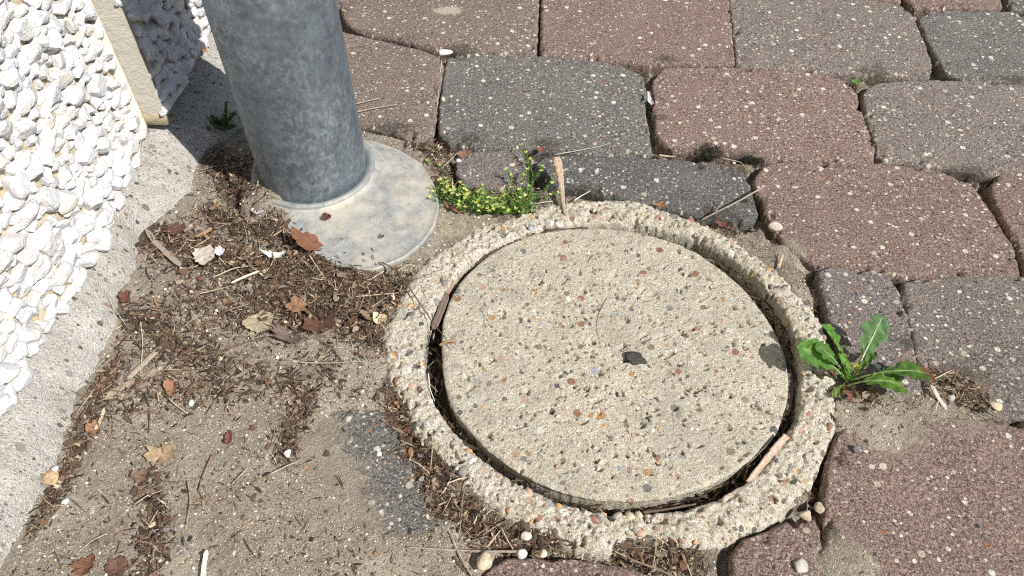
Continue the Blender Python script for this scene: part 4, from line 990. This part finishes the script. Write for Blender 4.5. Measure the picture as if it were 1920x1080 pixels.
# ------------------------------------------------------------------ plants
def leaf(base, tip, wd, lift=0.0, roll=0.0, lobes=5, col=(.085, .19, .035), tipcol=None, start=.25, fold=.25, seed=0, parent=None, rib=True, depth=.34, droop=0.0):
    r = np.random.RandomState(seed); base = np.array(base, float); tip = np.array(tip, float)
    m = 64; t = np.linspace(0, 1, m); ctr = base[None]*(1-t)[:, None]+tip[None]*t[:, None]; ctr[:, 2] += lift*4*t*(1-t)-droop*t**3
    T = np.gradient(ctr, axis=0); T /= np.linalg.norm(T, axis=1)[:, None]
    A0 = np.cross(T, (0, 0, 1.)); A0 /= np.linalg.norm(A0, axis=1)[:, None]+1e-9; B0 = np.cross(A0, T)
    A = A0*math.cos(roll)+B0*math.sin(roll); B = -A0*math.sin(roll)+B0*math.cos(roll)
    K = 11; V_ = []; Cc = []
    ph = r.uniform(0, 1, 2)
    for k in range(m):
        s = (t[k]-start)/(1-start)
        for side, p_ in ((-1, ph[0]), (1, ph[1])): pass
        for j in range(K):
            a = j/(K-1)*2-1; sd_ = 0 if a < 0 else 1
            if s <= 0: w = .0011+.0006*t[k]
            else:
                env = math.sin(math.pi*min(1, (.10+s*.90))**1.15)**.62*(.42+.58*min(1, s*1.5)); saw = ((s*lobes+ph[sd_]) % 1.0)
                w = wd*.5*max(.0, env)*(1-depth*(saw**1.5)*(1 if s < .82 else .25))+.0006
            x = a*w; zz = fold*abs(x)+.0005*math.sin(23*t[k]+5*a+seed)+.0006*a*a*math.sin(40*t[k]+seed*2)
            V_.append(ctr[k]+A[k]*x+B[k]*zz)
            cc = np.array(col)*r.uniform(.9, 1.1)
            if tipcol is not None and (s > .82 or (abs(a) > .8 and a*tipcol[1] > 0 and s > .2)): cc = np.array(tipcol[0])*r.uniform(.8, 1.2)
            if abs(a) < .12 and t[k] > .05: cc = cc*1.5+.02
            Cc.append(cc)
    o = solid('leaf', np.array(V_), grid_faces(m, K), M_GREEN, parent, tint=np.array(Cc))
    if rib:
        v_, f_ = tube(ctr[:-4]-B[:-4]*.0001+B[:-4]*(.0004), .00075, 6, (1.2, .25), 0)
        solid('midrib', v_, f_, M_GREEN, o, tint=np.array(rib if isinstance(rib, tuple) else (.30, .36, .16)))
    return o
dc = G(1590, 712, 0)
dand = link('dandelion', None, None, dc, label='green dandelion rosette growing at the right edge of the ring', cat='plant')
leaf(G(1584,712,.003), G(1494,650,.026), .028, .006, .15, 4, (.085, .20, .035), seed=1, parent=dand, fold=.12)
leaf(G(1592,700,.004), G(1540,608,.034), .0200, .004, -.5, 3, (.085, .20, .03), seed=2, parent=dand, fold=.35)
leaf(G(1605,694,.004), G(1655,592,.032), .0270, .002, -.25, 3, (.095, .19, .07), seed=3, parent=dand, rib=(.62, .66, .50), fold=.05, depth=.5)
leaf(G(1596,714,.004), G(1748,704,.014), .0310, .010, .35, 4, (.075, .16, .03), ((.16, .06, .035), -1), seed=4, parent=dand, start=.38, fold=.1)
leaf(G(1588,724,.003), G(1698,730,.010), .0310, .010, .30, 4, (.10, .20, .03), seed=5, parent=dand, fold=.15)
leaf(G(1590,714,.004), G(1574,660,.022), .0070, .004, .1, 3, (.12, .26, .04), seed=6, parent=dand, rib=False)
leaf(G(1592,712,.004), G(1586,678,.018), .0050, .003, .1, 2, (.13, .27, .05), seed=7, parent=dand, rib=False)
leaf(G(1588,716,.003), G(1556,690,.012), .0060, .003, -.2, 3, (.10, .22, .04), seed=8, parent=dand, rib=False)
leaf(G(1604,704,.002), G(1606,680,.010), .0042, .001, .2, 1, (.50, .46, .05), seed=9, parent=dand, rib=False, start=.05)
leaf(G(1586,706,.004), G(1528,648,.028), .020, .004, -.1, 3, (.08, .18, .035), seed=12, parent=dand, fold=.2)
leaf(G(1592,716,.003), G(1640,660,.008), .010, .004, .2, 3, (.075, .15, .03), seed=13, parent=dand, rib=False)
leaf(G(1586,720,.002), G(1560,745,.004), .006, .003, .3, 2, (.12, .17, .04), seed=14, parent=dand, rib=False)
o = leaf(G(1578,728,.001), G(1592,752,.006), .0065, .004, .7, 1, (.20, .08, .055), seed=10, parent=dand, rib=False, start=.05); o['label'] = 'curled dead red leaf'
for k in range(9):
    a = random.uniform(0, 6.28); v_, f_ = tube([dc+[math.cos(a)*.001, math.sin(a)*.001, 0], dc+[math.cos(a)*.005, math.sin(a)*.004, .006], dc+[math.cos(a)*.009, math.sin(a)*.007, .010]], .0005)
    solid('stalk', v_, f_, M_GREEN, dand, tint=np.array((.20, .20, .08)))
# small dark plant behind the pipe, at the footing
pc = G(425, 240, .004)
pl = link('seedling', None, None, pc, label='small dark green seedling in the shade between wall and pipe', cat='plant')
leaf(pc+[.002, 0, .003], G(400, 226, .020), .030, .003, -.3, 1, (.05, .11, .03), seed=21, parent=pl, rib=False, start=.12, depth=.06)
leaf(pc+[.001, 0, .003], G(418, 246, .014), .028, .004, .3, 1, (.045, .10, .03), seed=22, parent=pl, rib=False, start=.12, depth=.06)
leaf(pc+[.001, 0, .003], G(445, 212, .016), .007, .003, .0, 1, (.05, .12, .03), seed=23, parent=pl, rib=False, start=.15)
leaf(pc, G(424, 190, .026), .003, .001, .0, 1, (.06, .13, .04), seed=24, parent=pl, rib=False, start=.1)
# low flowering weed between flange and the small paver
wp = G(915, 375, -.002)
weed = link('weed', None, None, wp, label='low green weed with yellow tips beside the round flange', cat='plant')
st, lv, fw = Acc(), Acc(), Acc()
def leaflet(acc, p, d, L_, w_, col):
    d = d/(np.linalg.norm(d)+1e-9); s_ = np.cross(d, (0, 0, 1.)); s_ = s_/(np.linalg.norm(s_)+1e-9)
    acc.add([p, p+d*L_*.45+s_*w_, p+d*L_, p+d*L_*.45-s_*w_], [(0, 1, 2, 3)], np.array(col)*RS.uniform(.75, 1.3))
def sprig(b, e, nl=9):
    mid = (b+e)/2+np.array([random.uniform(-.002, .002), random.uniform(-.002, .002), .004])
    v_, f_ = tube([b, mid, e], .00032, 4, (1, .7), 0); st.add(v_, f_, (.13, .24, .05))
    for k in range(nl):
        t = random.uniform(.1, 1); p = b*(1-t)**2+mid*2*t*(1-t)+e*t*t
        leaflet(lv, p, np.array([random.uniform(-1, 1), random.uniform(-1, 1), random.uniform(-.1, .9)]), random.uniform(.0018, .0058), random.uniform(.0004, .0009), random.choice([(.06, .17, .03), (.20, .17, .08), (.20, .34, .07), (.09, .22, .04), (.14, .28, .05)]))
    return e
def flower(p):
    for k in range(7):
        a = k*.9+random.random(); leaflet(fw, p, np.array([math.cos(a), math.sin(a), .5]), random.uniform(.0016, .0034), .0008, random.choice([(.48, .52, .13), (.36, .44, .10), (.60, .60, .26)]))
for k in range(210):
    t = random.random(); u = 822+t*178; v = (352+34*math.sin(min(t*1.5, 1)*1.5)-(8 if t > .7 else 0))+random.gauss(0, 11); b = G(u, min(v+14, 402), -.001)
    e = G(u+random.gauss(0, 15), v-random.uniform(0, 12), random.uniform(.004, .016)); sprig(b, e, 8)
    if random.random() < .65 and u < 965: flower(e)
for path in ([(986,366),(992,330),(990,300),(978,272)], [(990,365),(1000,330),(992,300),(986,286)], [(985,368),(960,345),(955,330),(948,318)], [(990,368),(1000,340),(1012,322),(1018,312)], [(995,372),(1020,360),(1032,345),(1042,328)], [(990,374),(1015,372),(1030,366),(1048,362)], [(988,366),(976,345),(978,330),(990,318)]):
    q_ = [G(*p_, .001+.004*i_) for i_, p_ in enumerate(path)]
    v_, f_ = tube(q_, .0004, 4, (1, .6), 0); st.add(v_, f_, (.16, .26, .06))
    for k in range(30):
        t = random.uniform(.1, 3); i_ = min(2, int(t)); p_ = q_[i_]*(1-(t-i_))+q_[i_+1]*(t-i_)
        leaflet(lv, p_, np.array([random.uniform(-1, 1), random.uniform(-1, 1), random.uniform(0, .9)]), random.uniform(.002, .0045), .0007, random.choice([(.07, .18, .03), (.10, .24, .05)]))
    flower(q_[3]); flower(q_[2]+[.002, 0, .001])
st.build('stem', M_GREEN, weed, kind='stuff'); lv.build('leaf', M_GREEN, weed, smooth=False, kind='stuff'); fw.build('flower', M_GREEN, weed, smooth=False, kind='stuff')
